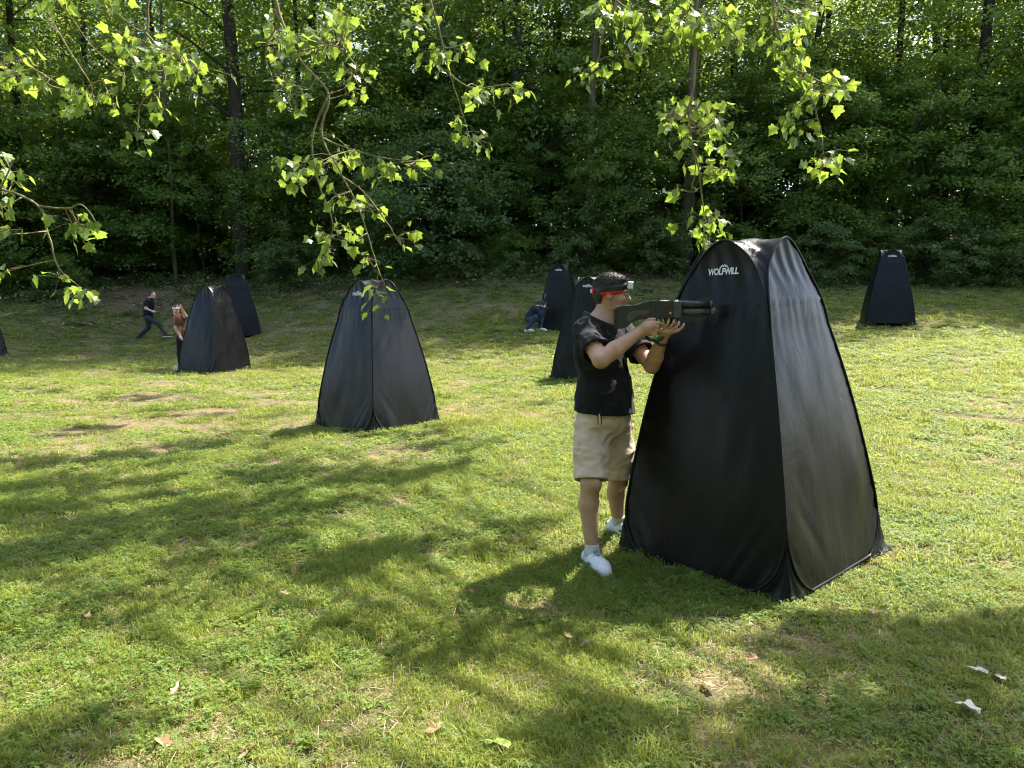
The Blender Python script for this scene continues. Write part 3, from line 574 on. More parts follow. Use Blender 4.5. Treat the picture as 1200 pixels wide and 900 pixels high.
def hanging(root, stems, clumps, Y, seed, counter):
    """stems: pixel polylines (u, v, dY); clumps: (u, v, half width, half height, leaves)"""
    r = np.random.default_rng(seed); m = MB(); paths = []
    for k, st in enumerate(stems):
        P = smooth_path([at(u, v, Y + d) for u, v, d in st], 8); P = P + np.cumsum(r.normal(0, .0016, P.shape), 0); r0 = .011 if k == 0 else .006
        m.tube(P, np.linspace(r0, .0028, len(P)), 6); paths.append(P); SPRAYS.append(P)
    allp = np.concatenate(paths); items = []
    for (u, v, ru, rv, n) in clumps:
        c0 = at(u, v, Y); base = allp[np.argmin(np.linalg.norm(allp - c0, axis=1))]; SPRAYS.append(c0[None])
        n = int(n * 1.45); nsub = max(1, n // 6)
        for q in range(nsub):
            g = r.normal(0, .45, 2); c = at(u + ru * g[0], v + rv * g[1], Y + r.normal(0, .16)); b = allp[np.argmin(np.linalg.norm(allp - c, axis=1))]
            mid = (b + c) / 2 + np.array([0, 0, -.02]) + r.normal(0, .025, 3); tw = smooth_path([b, mid, c], 5); m.tube(tw, np.linspace(.0036, .0018, len(tw)), 5)
            for j in range(int(round(n / nsub))):
                e = c + np.array([r.normal(0, .055), r.normal(0, .055), r.normal(-.012, .04)]); a = tw[r.integers(len(tw) // 2, len(tw))]
                m.tube(np.array([a, (a + e) / 2 + np.array([0, 0, .012]), e]), .0011, 4, False); o = e - a; o /= np.linalg.norm(o) + 1e-6
                items.append((e, leaf_frame(r, e, o, r.uniform(.036, .082)), r.integers(0, 5)))
    br = obj('hanging_branch', m.mesh('hanging_branch', [B_TWIG]), root); br.matrix_parent_inverse = root.matrix_basis.inverted()
    rest = []
    for e, M3, k in items:
        u, v, _ = project(e); inview = -30 < u[0] < 1230 and -40 < v[0] < 930
        if inview and counter[0] < 300:
            counter[0] += 1; o = obj('leaf', LEAF_ME[k], br); M4 = Matrix.Identity(4)
            for a in range(3):
                for b in range(3): M4[a][b] = M3[a, b]
                M4[a][3] = e[a]
            o.matrix_basis = M4
        else: rest.append((e, M3, k))
    if rest:
        mm = MB(); tn = []
        for e, M3, k in rest: V, F = LEAF_V[k]; mm.add(V @ M3.T + e, F); tn += [r.uniform()] * len(V)
        me = mm.mesh('leaf_mass', [H_LEAF_A], False); me.attributes.new('rnd', 'FLOAT', 'POINT').data.foreach_set('value', np.array(tn, np.float32)); obj('leaf_mass', me, br, kind='stuff')
    return paths
root_l = empty('plane_tree', (-4.9, -.7, 0), label='tree with bright green lobed leaves on branches hanging over the left half', cat='tree', group='trees overhanging the picture')
root_r = empty('plane_tree', (6.6, 1.6, 0), label='tree with bright green lobed leaves hanging above and right of the largest tent', cat='tree', group='trees overhanging the picture')
bpy.context.view_layer.update()
cl, cr = [0], [0]; tops_l, tops_r = [], []
def hl(stems, clumps, Y, seed): tops_l.append(hanging(root_l, stems, clumps, Y, seed, cl)[0][0])
def hr(stems, clumps, Y, seed): tops_r.append(hanging(root_r, stems, clumps, Y, seed, cr)[0][0])
hl([[(290, -190, .3), (312, -60, .1), (330, 20, 0), (352, 70, 0), (384, 112, 0), (376, 160, 0), (398, 205, 0), (420, 250, 0), (436, 300, 0), (446, 330, -.05)],
    [(384, 112, 0), (366, 165, .05), (372, 215, .1), (388, 262, .1), (376, 308, .1)], [(378, 162, 0), (410, 175, -.1), (450, 185, -.15), (498, 190, -.2)],
    [(330, 20, 0), (310, 60, .1), (322, 100, .1)], [(398, 205, 0), (425, 225, .1), (455, 262, .1), (472, 290, .1)], [(352, 60, 0), (395, 55, .1), (425, 85, .1)]],
   [(335, 30, 28, 26, 26), (375, 55, 34, 34, 34), (400, 20, 30, 18, 20), (420, 90, 18, 30, 16), (350, 100, 24, 22, 16), (360, 185, 24, 16, 16), (395, 180, 22, 14, 12), (440, 190, 24, 12, 14), (488, 190, 18, 9, 9),
    (345, 208, 16, 10, 8), (395, 235, 20, 16, 10), (432, 245, 16, 18, 9), (382, 280, 22, 14, 12), (420, 268, 16, 14, 8), (368, 300, 14, 10, 7), (462, 275, 12, 12, 7), (447, 340, 11, 14, 9), (425, 300, 14, 10, 6)], 4.75, 11)
hl([[(205, -180, .2), (182, -70, 0), (172, 5, 0), (170, 38, 0), (158, 62, 0), (128, 84, 0), (104, 96, 0)], [(170, 38, 0), (196, 62, 0), (228, 56, 0)], [(190, 70, 0), (192, 100, 0), (166, 122, 0), (160, 165, 0)]],
   [(165, 52, 30, 14, 22), (205, 60, 26, 16, 24), (222, 86, 14, 12, 9), (150, 82, 24, 12, 13), (108, 112, 20, 14, 13), (186, 126, 18, 10, 9), (163, 156, 12, 12, 7), (140, 10, 16, 10, 7), (62, 8, 22, 10, 9)], 4.6, 12)
hl([[(-260, -120, .4), (-160, -10, .2), (-70, 55, 0), (0, 62, 0), (40, 84, 0), (82, 108, 0)]], [(12, 82, 24, 22, 20), (45, 96, 20, 12, 12), (78, 108, 14, 11, 8), (-45, 75, 25, 20, 12)], 4.5, 13)
hl([[(-330, 40, .4), (-210, 150, .2), (-90, 200, 0), (0, 222, 0), (46, 241, 0), (58, 276, 0), (70, 314, 0), (96, 338, 0)], [(46, 241, 0), (76, 243, 0), (96, 240, 0), (112, 262, 0)], [(0, 222, 0), (10, 200, 0), (14, 188, 0)]],
   [(8, 196, 17, 14, 13), (16, 240, 14, 12, 7), (4, 280, 12, 22, 8), (96, 266, 20, 12, 14), (62, 314, 8, 7, 3), (96, 344, 13, 8, 9), (-50, 225, 25, 20, 14), (0, 318, 10, 8, 4)], 4.3, 14)
hl([[(470, -190, .3), (492, -70, .1), (503, 0, 0), (514, 40, 0), (522, 82, 0), (534, 122, 0), (548, 166, 0)], [(522, 82, 0), (552, 104, 0), (596, 100, -.1)]],
   [(490, 22, 14, 16, 12), (502, 55, 20, 14, 14), (530, 52, 18, 12, 9), (560, 108, 22, 11, 14), (594, 100, 14, 8, 8), (540, 142, 9, 7, 4), (562, 170, 18, 9, 9)], 5.0, 15)
hr([[(745, -200, .3), (735, -70, .1), (722, 0, 0), (705, 40, 0), (700, 70, 0), (684, 84, 0)], [(722, 0, 0), (752, 24, 0), (742, 58, 0)]],
   [(728, 14, 28, 16, 22), (752, 42, 14, 16, 9), (726, 62, 18, 8, 10), (690, 82, 14, 8, 8), (690, 10, 20, 10, 8), (762, 10, 14, 10, 8)], 4.9, 21)
hr([[(850, -210, .3), (832, -80, .1), (816, 0, 0), (815, 60, 0), (812, 108, 0), (806, 150, 0), (818, 205, 0), (822, 240, 0), (826, 262, -.03)], [(812, 108, 0), (800, 150, .1), (812, 190, .1), (808, 225, .1)], [(816, 10, 0), (850, 30, 0), (868, 52, 0)], [(816, 5, 0), (790, 25, 0)]],
   [(800, 16, 26, 18, 24), (840, 22, 28, 22, 28), (864, 52, 12, 10, 8), (790, 45, 14, 10, 9), (800, 130, 20, 16, 22), (834, 140, 22, 13, 22), (846, 160, 14, 8, 8), (842, 193, 20, 9, 14), (810, 176, 8, 8, 4), (800, 160, 10, 9, 6), (820, 225, 10, 8, 5), (832, 256, 20, 9, 16), (822, 272, 12, 6, 8)], 4.55, 22)
hr([[(930, -210, .3), (914, -80, .1), (906, 0, 0), (914, 44, 0), (926, 78, 0), (948, 108, 0), (958, 142, 0), (962, 182, -.05)], [(926, 78, 0), (962, 98, 0), (996, 106, 0)], [(948, 108, 0), (930, 128, 0)]],
   [(918, 14, 22, 16, 22), (912, 48, 14, 14, 12), (938, 62, 16, 12, 10), (945, 86, 22, 12, 18), (982, 104, 18, 9, 14), (936, 138, 18, 9, 12), (950, 110, 14, 10, 8), (955, 186, 12, 8, 7), (984, 186, 16, 8, 10), (945, 4, 20, 8, 10)], 4.7, 23)
# the crowns above the picture, whose shade dapples the lawn; each clump hangs on a limb
shade = [(60, 565, 120, 20, 8), (250, 508, 90, 14, 5), (150, 525, 90, 12, 4), (350, 585, 80, 20, 6), (450, 552, 80, 16, 5), (60, 640, 90, 22, 7), (150, 620, 60, 14, 3), (275, 668, 55, 24, 6), (440, 655, 40, 18, 4), (40, 738, 75, 28, 7), (180, 705, 40, 16, 3),
         (400, 752, 70, 16, 5), (260, 800, 90, 20, 5), (430, 800, 50, 16, 3), (550, 505, 60, 18, 4), (520, 540, 55, 14, 3), (140, 850, 70, 26, 4), (40, 880, 60, 20, 2), (560, 845, 60, 12, 2), (640, 800, 60, 8, 2), (720, 862, 50, 10, 2),
         (960, 742, 70, 16, 4), (1050, 772, 60, 16, 4), (1130, 752, 60, 16, 4), (1090, 838, 60, 18, 3), (960, 850, 60, 20, 3), (330, 640, 60, 16, 3), (620, 620, 30, 14, 1), (680, 470, 40, 8, 1), (360, 880, 70, 20, 3), 
         (90, 492, 80, 8, 3), (230, 475, 90, 6, 3), (100, 455, 130, 8, 5), (60, 528, 80, 14, 5), (300, 545, 70, 12, 4), (200, 560, 60, 12, 3), (30, 600, 50, 14, 3), (480, 720, 40, 10, 2), (230, 740, 60, 12, 3), (330, 840, 60, 12, 3), (420, 500, 60, 10, 3), (120, 590, 80, 14, 4), (230, 610, 60, 14, 4), (480, 640, 40, 14, 3), (350, 700, 50, 14, 3), (90, 690, 60, 14, 3), (330, 470, 60, 8, 1), (1150, 880, 50, 16, 2)]
r = np.random.default_rng(77); SP = np.concatenate(SPRAYS); CC = [[], []]
for (u, v, ru, rv, n) in shade:
    for q in range(int(math.ceil(n * 1.3))):
        g = ray(u + r.normal(0, .5) * ru, v + r.normal(0, .5) * rv); tt = -CAM_Z / g[2]; G = np.array([0, 0, CAM_Z]) + g * tt
        for tr in range(12):
            h = r.uniform(5.2, 8.5) + .5 * tr; p = G + SUN * (h / SUN[2]); pu, pv, pd = project(p)
            if pv[0] > -120 and pd[0] > 0: continue
            rel = p - SP; al = rel @ SUN; perp = np.linalg.norm(rel - al[:, None] * SUN, axis=1)
            if ((al > 0) & (perp < .55)).any(): break
            CC[0 if p[0] < -1.2 else 1].append(p); break
for side, root, tops, base, r0 in ((0, root_l, tops_l, np.array([-4.9, -.7, 0]), .32), (1, root_r, tops_r, np.array([6.6, 1.6, 0]), .36)):
    rr = np.random.default_rng(600 + side); C = CC[side]
    if side == 0:
        C = C + [base + np.array([3.2 * math.cos(a) * q, 3.2 * math.sin(a) * q, rr.uniform(5, 11)]) for a, q in zip(rr.uniform(0, 6.28, 26), rr.uniform(.3, 1, 26))]
    else: C = C + [base + np.array([2.6 * math.cos(a) * q + .6, 2.6 * math.sin(a) * q, rr.uniform(7, 12)]) for a, q in zip(rr.uniform(0, 6.28, 14), rr.uniform(.3, 1, 14))]
    C = [c for c in C if not ((((c - SP) @ SUN) > 0) & (np.linalg.norm((c - SP) - ((c - SP) @ SUN)[:, None] * SUN, axis=1) < .5)).any()]
    C = np.array(C); m = MB(); th = np.linspace(0, 1, 14); lean = (C.mean(0) - base) * np.array([.18, .18, 0]); H = 10.5
    P = base + np.outer(th, [0, 0, H]) + np.outer(th ** 2, lean); P[0, 2] = -.3; m.tube(P, r0 * (1 - .75 * th) * (1 + .5 * np.exp(-th * 25)), 12)
    # limbs: gather the clumps by bearing and lead one limb through each bundle
    ends = list(C) + [t + np.array([0, 0, .0]) for t in tops]; ang = np.array([math.atan2(e[1] - base[1], e[0] - base[0]) for e in ends]); order = np.argsort(ang)
    for grp in np.array_split(order, 9):
        E = np.array([ends[i] for i in grp]); mean = E.mean(0); zb = np.clip(mean[2] * .55, 3.2, 6.5); b = base + np.array([0, 0, zb]) + lean * (zb / H) ** 2; lim = smooth_path([b, b + (mean - b) * .45 + np.array([0, 0, .9]), mean], 8)
        # keep limbs clear of the picture
        ok = [not (pd > 0 and pv > -60 and -100 < pu < 1300) for pu, pv, pd in zip(*project(lim))]; lim = lim + np.array([0, 0, 0 if all(ok) else 1.4]); m.tube(lim, np.linspace(.045, .012, len(lim)), 7)
        for i in grp:
            e = ends[i]; a = lim[np.argmin(np.linalg.norm(lim - (e + (b - e) * .25), axis=1))]; m.tube(smooth_path([a, (a + e) / 2 + np.array([0, 0, .25]), e], 4), np.linspace(.009, .005, 9), 5, False)
    o = obj('trunk', m.mesh('trunk', [B_PLANE]), root); o.matrix_parent_inverse = root.matrix_basis.inverted()
    n = len(C); an = rr.uniform(-.5, .5, n) + math.atan2(-SUN[1], -SUN[0]); ou = np.stack([np.cos(an), np.sin(an), 0 * an], 1)
    V, F, tn = leaf_cloud(rr, C, ou, rr.uniform(.34, .70, n), 84, .105, .3, .30); o = obj('crown', mesh_np('crown', V, F, [H_LEAF_A], False, dict(rnd=tn)), root, kind='stuff'); o.matrix_parent_inverse = root.matrix_basis.inverted()
print('hanging leaves', cl, cr, 'clumps', len(CC[0]), len(CC[1]), 'at', round(time.time() - T0, 1))
# ------------------------------------------------------------------ fallen leaves on the lawn
M_DRY = NT('dry_leaf'); M_DRY.base(M_DRY.ramp(M_DRY.n('ObjectInfo').outputs['Random'], (0, (.16, .085, .045)), (.6, (.30, .19, .10)), (1, (.42, .30, .18))), .7, .3); M_DRY = M_DRY.m
M_PALE = plain('bleached_leaf', (.62, .55, .48), .7, .2, .15, 60); M_YEL = plain('yellow_green_leaf', (.32, .42, .10), .6, .3, .15, 60)
fl = [(1146, 795, .095, M_PALE, .9, 'pale bleached leaf, leftmost of the upper pair at bottom right'), (1172, 801, .12, M_PALE, -.4, 'pale bleached leaf at far right, right one of the upper pair'),
      (1130, 842, .13, M_PALE, .7, 'pale bleached long leaf lying alone lowest at bottom right'), (345, 670, .09, M_DRY, .2, 'reddish brown dry leaf in left foreground shade'),
      (333, 698, .09, M_DRY, 1.3, 'pale curled dry leaf just below the reddish brown one'), (828, 808, .12, M_DRY, .4, 'brown dry leaf below the shadow of the largest tent'),
      (881, 780, .08, M_DRY, 1.9, 'dark brown curled leaf below the near corner of the largest tent'), (510, 862, .12, M_DRY, 2.4, 'curled brown leaf at bottom centre left of the yellow-green leaf'),
      (582, 884, .15, M_YEL, 1.1, 'yellow-green fallen leaf at the bottom edge'), (206, 814, .10, M_DRY, .1, 'tan dry leaf in the lower left grass'), (190, 878, .10, M_DRY, 1.0, 'brown dry leaf at the bottom left edge'),
      (625, 573, .10, M_PALE, .4, 'small pale leaf in sunlit grass left of the man'), (686, 764, .08, M_DRY, 2.0, 'small brown leaf below the shadow of the man'), (665, 751, .08, M_DRY, .5, 'small orange-brown leaf at the lower rim of the shadow of the man'),
      (1020, 720, .09, M_DRY, .2, 'brown leaf right of the near corner of the largest tent'), (290, 884, .11, M_DRY, 2.8, 'brown curled leaf at the bottom edge left of centre'), (550, 700, .07, M_DRY, 1.2, 'small tan leaf at the left tip of the shadow of the man'),
      (945, 812, .09, M_DRY, 1.6, 'tan leaf in dappled grass below the largest tent'), (100, 725, .09, M_DRY, .9, 'small tan leaf in the far left foreground shade')]
q = np.random.default_rng(12); FL = []
for s in range(4):
    V, F = LEAF_V[s]; V = V.copy(); V[:, 0] *= .40 if s < 2 else .58; V[:, 1] -= .4; V[:, 2] = 2.6 * V[:, 0] ** 2 + .22 * V[:, 1] ** 2 * (1 if s % 2 else -.6) + q.normal(0, .03, len(V)) + (.12 if s % 2 == 0 else 0); FL.append((V, F))
fme = {}
for i, (u, v, s, mt, a, lab) in enumerate(fl):
    g = ray(u, v); G = np.array([0, 0, CAM_Z]) + g * (-CAM_Z / g[2]); key = (i % 4, mt.name)
    if key not in fme: fme[key] = mesh_np('fallen_leaf', FL[i % 4][0], FL[i % 4][1], [mt], False)
    o = obj('fallen_leaf', fme[key], label=lab, cat='leaf', group='fallen leaves on the lawn'); o.location = (G[0], G[1], float(height(G[0], G[1])[0]) + .022); o.scale = (s * .8,) * 3; o.rotation_euler = (q.normal(0, .2), q.normal(0, .2), a)

# ------------------------------------------------------------------ people: bodies and clothes as blended distance fields, one continuous mesh each
class Field:
    def __init__(s, lo, hi, h):
        s.lo = np.asarray(lo, float); s.h = h; s.n = np.ceil((np.asarray(hi, float) - s.lo) / h).astype(int) + 1; s.d = np.full(s.n, 1.0, np.float32)
    def grid(s, lo, hi):
        a = np.clip(((np.asarray(lo) - s.lo) / s.h).astype(int), 0, s.n - 1); b = np.clip(((np.asarray(hi) - s.lo) / s.h).astype(int) + 2, 1, s.n)
        sl = tuple(slice(i, j) for i, j in zip(a, b)); ax = [s.lo[k] + s.h * np.arange(a[k], b[k]) for k in range(3)]
        return sl, np.stack(np.meshgrid(*ax, indexing='ij'), -1)
    def join(s, sl, v, k):
        d = s.d[sl]
        if k <= 0: s.d[sl] = np.minimum(d, v)
        else: q = np.maximum(k - np.abs(d - v), 0) / k; s.d[sl] = np.minimum(d, v) - q * q * k * .25
    def cone(s, a, b, ra, rb, k=.02, flat=None):
        a, b = np.asarray(a, float), np.asarray(b, float); m = max(ra, rb) + k + 2 * s.h + .01; sl, X = s.grid(np.minimum(a, b) - m, np.maximum(a, b) + m)
        ab = b - a; t = np.clip(((X - a) @ ab) / (ab @ ab + 1e-12), 0, 1); v = np.linalg.norm(X - a - t[..., None] * ab, axis=-1) - (ra + (rb - ra) * t); s.join(sl, v, k)
    def chain(s, pts, rad, k=.02):
        for i in range(len(pts) - 1): s.cone(pts[i], pts[i + 1], rad[i], rad[i + 1], k)
    def ell(s, c, R, M=None, k=.02, cut=False):
        c = np.asarray(c, float); R = np.asarray(R, float); m = R.max() + k + 2 * s.h + .01; sl, X = s.grid(c - m, c + m); Q = X - c
        if M is not None: Q = Q @ M                   # columns of M are the axes of the ellipsoid
        k0 = np.linalg.norm(Q / R, axis=-1); k1 = np.linalg.norm(Q / (R * R), axis=-1) + 1e-9; v = k0 * (k0 - 1) / k1
        if cut: s.d[sl] = np.maximum(s.d[sl], -v)
        else: s.join(sl, v, k)
    def slice_(s, p, n, r=.2, depth=.4):              # cut away what lies beyond the plane, within radius r of p
        p = np.asarray(p, float); n = np.asarray(n, float) / np.linalg.norm(n); sl, X = s.grid(p - depth, p + depth); q = (X - p) @ n; per = np.linalg.norm(X - p - q[..., None] * n, axis=-1)
        s.d[sl] = np.where((per < r) & (q > -.03) & (q < depth), np.maximum(s.d[sl], q), s.d[sl])
    def shell(s, th): s.d = np.maximum(s.d, -(s.d + th))
    def wrinkle(s, amp, scale, seed, dirn=(1, 1, 1)):
        m = np.abs(s.d) < .05; idx = np.argwhere(m); X = s.lo + s.h * idx; s.d[m] += (amp * (2 * np.abs(fbm(X * scale * np.array(dirn), 2, seed) - .5) * 2 - .6)).astype(np.float32)
    def mesh(s, name, mats, sm=2):
        d = s.d; d = np.where(np.abs(d) < 1e-6, 1e-6, d); neg = d < 0; nx, ny, nz = d.shape
        cnt = sum(neg[i:nx - 1 + i, j:ny - 1 + j, k:nz - 1 + k].astype(np.int8) for i in (0, 1) for j in (0, 1) for k in (0, 1)); act = (cnt > 0) & (cnt < 8); C = np.argwhere(act)
        idx = np.full(act.shape, -1, np.int32); idx[act] = np.arange(len(C)); acc = np.zeros((len(C), 3)); num = np.zeros(len(C)); c8 = [(i, j, k) for i in (0, 1) for j in (0, 1) for k in (0, 1)]
        for p in c8:
            for ax in range(3):
                if p[ax] == 0:
                    q = list(p); q[ax] = 1; dp = d[tuple((C + p).T)]; dq = d[tuple((C + q).T)]; x = (dp < 0) != (dq < 0); t = dp / (dp - dq + 1e-12)
                    pos = np.array(p, float)[None] + np.zeros((len(C), 3)); pos[:, ax] += t; acc[x] += pos[x]; num[x] += 1
        V = C + acc / num[:, None]; F = []
        for ax in range(3):
            a1, a2 = (ax + 1) % 3, (ax + 2) % 3; A = np.take(neg, range(0, d.shape[ax] - 1), ax); B = np.take(neg, range(1, d.shape[ax]), ax); E = np.argwhere(A != B); E = E[(E[:, a1] > 0) & (E[:, a2] > 0)]
            E = E[(E[:, a1] < d.shape[a1] - 1) & (E[:, a2] < d.shape[a2] - 1)]; o1 = np.eye(3, dtype=int)[a1]; o2 = np.eye(3, dtype=int)[a2]
            q = np.stack([idx[tuple((E - o1 - o2).T)], idx[tuple((E - o2).T)], idx[tuple(E.T)], idx[tuple((E - o1).T)]], 1); fl = ~neg[tuple(E.T)]; q[fl] = q[fl][:, ::-1]; F.append(q)
        F = np.concatenate(F); F = F[(F >= 0).all(1)]; V = s.lo + s.h * V
        for _ in range(sm):                           # light Laplacian smoothing
            S = np.zeros_like(V); n = np.zeros(len(V))
            for i in range(4):
                a, b = F[:, i], F[:, (i + 1) % 4]; np.add.at(S, a, V[b]); np.add.at(n, a, 1); np.add.at(S, b, V[a]); np.add.at(n, b, 1)
            V = V * .5 + .5 * S / np.maximum(n, 1)[:, None]
        return mesh_np(name, V, F, mats, True)
def frame(fwd, up=(0, 0, 1)):                         # columns: forward, left, up
    f = np.asarray(fwd, float); f /= np.linalg.norm(f); l = np.cross(up, f); l /= np.linalg.norm(l); return np.column_stack([f, l, np.cross(f, l)])
def skin_mat(name, c):
    t = NT(name); nz = t.noise(22, 4, .6, t.co()); fine = t.noise(220, 3, .6, t.co())
    t.base(t.ramp(nz, (.3, tuple(x * .86 for x in c)), (.7, (c[0] * 1.06, c[1] * 1.0, c[2] * .98))), .5, .4); t.bump(fine, .12, .002)
    t.p.inputs['Subsurface Weight'].default_value = .12; t.p.inputs['Subsurface Radius'].default_value = (.012, .005, .003); t.p.inputs['Subsurface Scale'].default_value = 1.0; return t.m
def cloth_mat(name, c, rough=.85, weave=260, bump=.25):
    t = NT(name); w = t.noise(weave, 2, .5, t.co()); f = t.noise(9, 4, .6, t.co(), .7); t.base(t.ramp(f, (.3, tuple(x * .85 for x in c)), (.7, tuple(x * 1.12 for x in c))), rough, .2)
    t.bump(t.math('ADD', t.math('MULTIPLY', w, .1), f), bump, .012); t.p.inputs['Sheen Weight'].default_value = .03; return t.m
SKIN = skin_mat('skin_tan', (.46, .265, .175)); SKIN2 = skin_mat('skin_light', (.52, .33, .25)); HAIR = plain('hair_dark', (.030, .022, .016), .6, .35, .4, 120); HAIR2 = plain('hair_brown', (.035, .018, .012), .5, .4, .4, 90)
C_BLACK = cloth_mat('black_jersey', (.009, .009, .0105)); C_KHAKI = cloth_mat('khaki_cotton', (.55, .405, .305), .9, 300, .35); C_WHITE = plain('white_shoe', (.60, .60, .62), .55, .4, .06, 40); C_SOCK = cloth_mat('white_sock', (.50, .49, .47)); C_JEAN = cloth_mat('grey_denim', (.032, .035, .040)); C_BLUE = cloth_mat('blue_denim', (.032, .046, .072)); C_NAVY = cloth_mat('navy_jacket', (.014, .018, .035))
C_PINK = cloth_mat('pink_brown_top', (.20, .085, .06)); P_BLACK = plain('black_plastic', (.012, .012, .013), .38, .5, .2, 60); P_RED = plain('red_band', (.62, .02, .012), .5, .4, .1); P_WHITE = plain('white_sensor', (.75, .72, .72), .35, .5, .05); P_GREENLIT = plain('painted_green_light', (.10, .42, .08), .4, .5, .1); P_ORANGE = plain('orange_plastic', (.75, .22, .05), .4, .5, .1); P_GUN = plain('gun_polymer', (.018, .019, .020), .38, .5, .25, 45); P_GUN2 = plain('gun_tube', (.055, .058, .062), .26, .5, .2, 45)
EYE_W = plain('eye_white', (.6, .57, .53), .2, .5, .03); EYE_D = plain('eye_iris', (.02, .012, .008), .15, .5, .1); LIP = plain('lip', (.36, .13, .10), .45, .4, .1)
def head_field(F, c, M, s=1.0):                       # face forward = first column of M
    w = lambda x, y, z: np.asarray(c) + M @ (np.array([x, y, z]) * s)
    F.ell(w(-.010, 0, .030), np.array([.100, .078, .094]) * s, M, .02); F.ell(w(.018, 0, -.040), np.array([.074, .064, .082]) * s, M, .03); F.ell(w(.060, 0, -.098), np.array([.030, .030, .024]) * s, M, .03)
    F.cone(w(.045, .045, -.078), w(.062, 0, -.100), .022 * s, .024 * s, .02); F.cone(w(.045, -.045, -.078), w(.062, 0, -.100), .022 * s, .024 * s, .02)
    F.cone(w(.088, 0, .012), w(.106, 0, -.026), .009 * s, .015 * s, .012); F.ell(w(.098, .012, -.030), np.array([.012, .009, .008]) * s, M, .006); F.ell(w(.098, -.012, -.030), np.array([.012, .009, .008]) * s, M, .006)
    F.ell(w(.082, 0, -.060), np.array([.014, .026, .010]) * s, M, .008); F.ell(w(.080, 0, -.073), np.array([.014, .022, .009]) * s, M, .008)
    for y in (-1, 1):
        F.ell(w(.080, y * .032, .026), np.array([.018, .028, .009]) * s, M, .015); F.ell(w(.062, y * .045, -.028), np.array([.028, .022, .022]) * s, M, .02); F.ell(w(.088, y * .032, .006), np.array([.010, .018, .011]) * s, M, cut=True)
        F.ell(w(.079, y * .031, .006), np.array([.0135, .0145, .0125]) * s, M, .003); F.ell(w(-.012, y * .079, -.004), np.array([.018, .008, .032]) * s, M, .006); F.ell(w(-.004, y * .086, -.002), np.array([.009, .005, .019]) * s, M, cut=True)
    return w
def small_mesh(parent, name, mat, *ells):             # little ellipsoids joined into one part
    lo = np.min([np.asarray(c) - max(R) - .012 for c, R, M in ells], 0); hi = np.max([np.asarray(c) + max(R) + .012 for c, R, M in ells], 0); F = Field(lo, hi, max(.0016, min(min(R) for _, R, _ in ells) / 3))
    for c, R, M in ells: F.ell(c, R, M, 0)
    return obj(name, F.mesh(name, [mat], 1), parent)
def finger(F, pts, r0=.0092, k=.006): F.chain(pts, np.linspace(r0, r0 * .78, len(pts)), k)
def place(root, o): return o
# ---- the aiming man (all points measured in the picture and set at his distance)
root = empty('person', (0, 0, 0), label='man in black t-shirt and khaki shorts aiming a toy gun beside the largest tent', cat='person')
A = at
neck = A(703, 380, 4.55); chest = A(704, 414, 4.56); waist = A(706, 462, 4.56); pelv = A(708, 492, 4.56)
shR, shL = A(686.5, 387.5, 4.42), A(729, 386, 4.72); elR, haR = A(704, 422, 4.17), A(750, 388.5, 4.25); elL, haL = A(764, 429, 4.44), A(776, 397, 4.31)
hipR, hipL = A(693, 503, 4.49), A(723, 501, 4.66); knR, knL = A(692, 566, 4.34), A(724, 563, 4.76); anR, anL = A(694, 640, 4.30), A(724.5, 613, 4.86)
zg = lambda x, y: float(height(x, y)[0])
anR[2] = zg(anR[0], anR[1]) + .085; anL[2] = zg(anL[0], anL[1]) + .085
toeR = anR + np.array([.055, -.150, -.05]); toeL = anL + np.array([.115, -.10, -.05])
head = A(717, 344.5, 4.555); HM = frame((1, -.16, -.07), (0.03, -.06, 1)); fwd = np.array([shL[1] - shR[1], -(shL[0] - shR[0]), 0]); TM = frame(fwd)
lo, hi = np.array([.28, 4.02, -.05]), np.array([1.22, 5.12, 1.86])
B = Field(lo, hi, .0055)
w = head_field(B, head, HM, .98)
B.chain([w(-.022, 0, -.060), w(-.03, 0, -.12), neck], [.058, .060, .070], .03)
B.ell(chest, (.11, .165, .20), TM, .04); B.ell(waist, (.10, .145, .16), TM, .05); B.ell(pelv, (.11, .155, .12), TM, .05); B.chain([shR, neck, shL], [.058, .066, .058], .04)
B.chain([shR, (shR + elR) / 2, elR], [.060, .056, .046], .02); B.chain([elR, elR * .65 + haR * .35, haR], [.046, .048, .031], .015)
B.chain([shL, (shL + elL) / 2, elL], [.058, .052, .043], .02); B.chain([elL, elL * .65 + haL * .35, haL], [.045, .046, .030], .015)
for hp, kn, an in ((hipR, knR, anR), (hipL, knL, anL)):
    B.chain([hp, (hp + kn) / 2, kn], [.088, .078, .058], .03); cal = kn * .68 + an * .32 + np.array([-.012, .018, 0]); B.chain([kn, cal, an], [.056, .057, .036], .02); B.ell(kn + np.array([.025, -.03, 0]), (.034, .034, .042), None, .03)
AH = lambda u, v, Y: A(u, v, Y - .11)
# right hand round the pistol grip
GY = 4.275
B.chain([haR, AH(757, 384, 4.355), AH(764, 381.5, 4.350)], [.029, .032, .026], .015); B.ell(AH(759, 386.5, 4.352), (.032, .022, .034), None, .015)
finger(B, [AH(765, 377.5, 4.348), AH(772, 378.5, 4.347), AH(777, 380, 4.362)], .0098)
for i, (u, v) in enumerate(((767, 382.5), (766.5, 386.8), (764.5, 390.8))): finger(B, [AH(u - 4, v, 4.345), AH(u + 3.6, v + .6, 4.345), AH(u + 6.0 - i * .6, v + 1.2, 4.372), AH(u + 1.5, v + 1.4, 4.402)], .0098 - .0006 * i)
finger(B, [AH(755, 379, 4.362), AH(760.5, 374.5, 4.352), AH(767, 373.6, 4.347)], .0112)
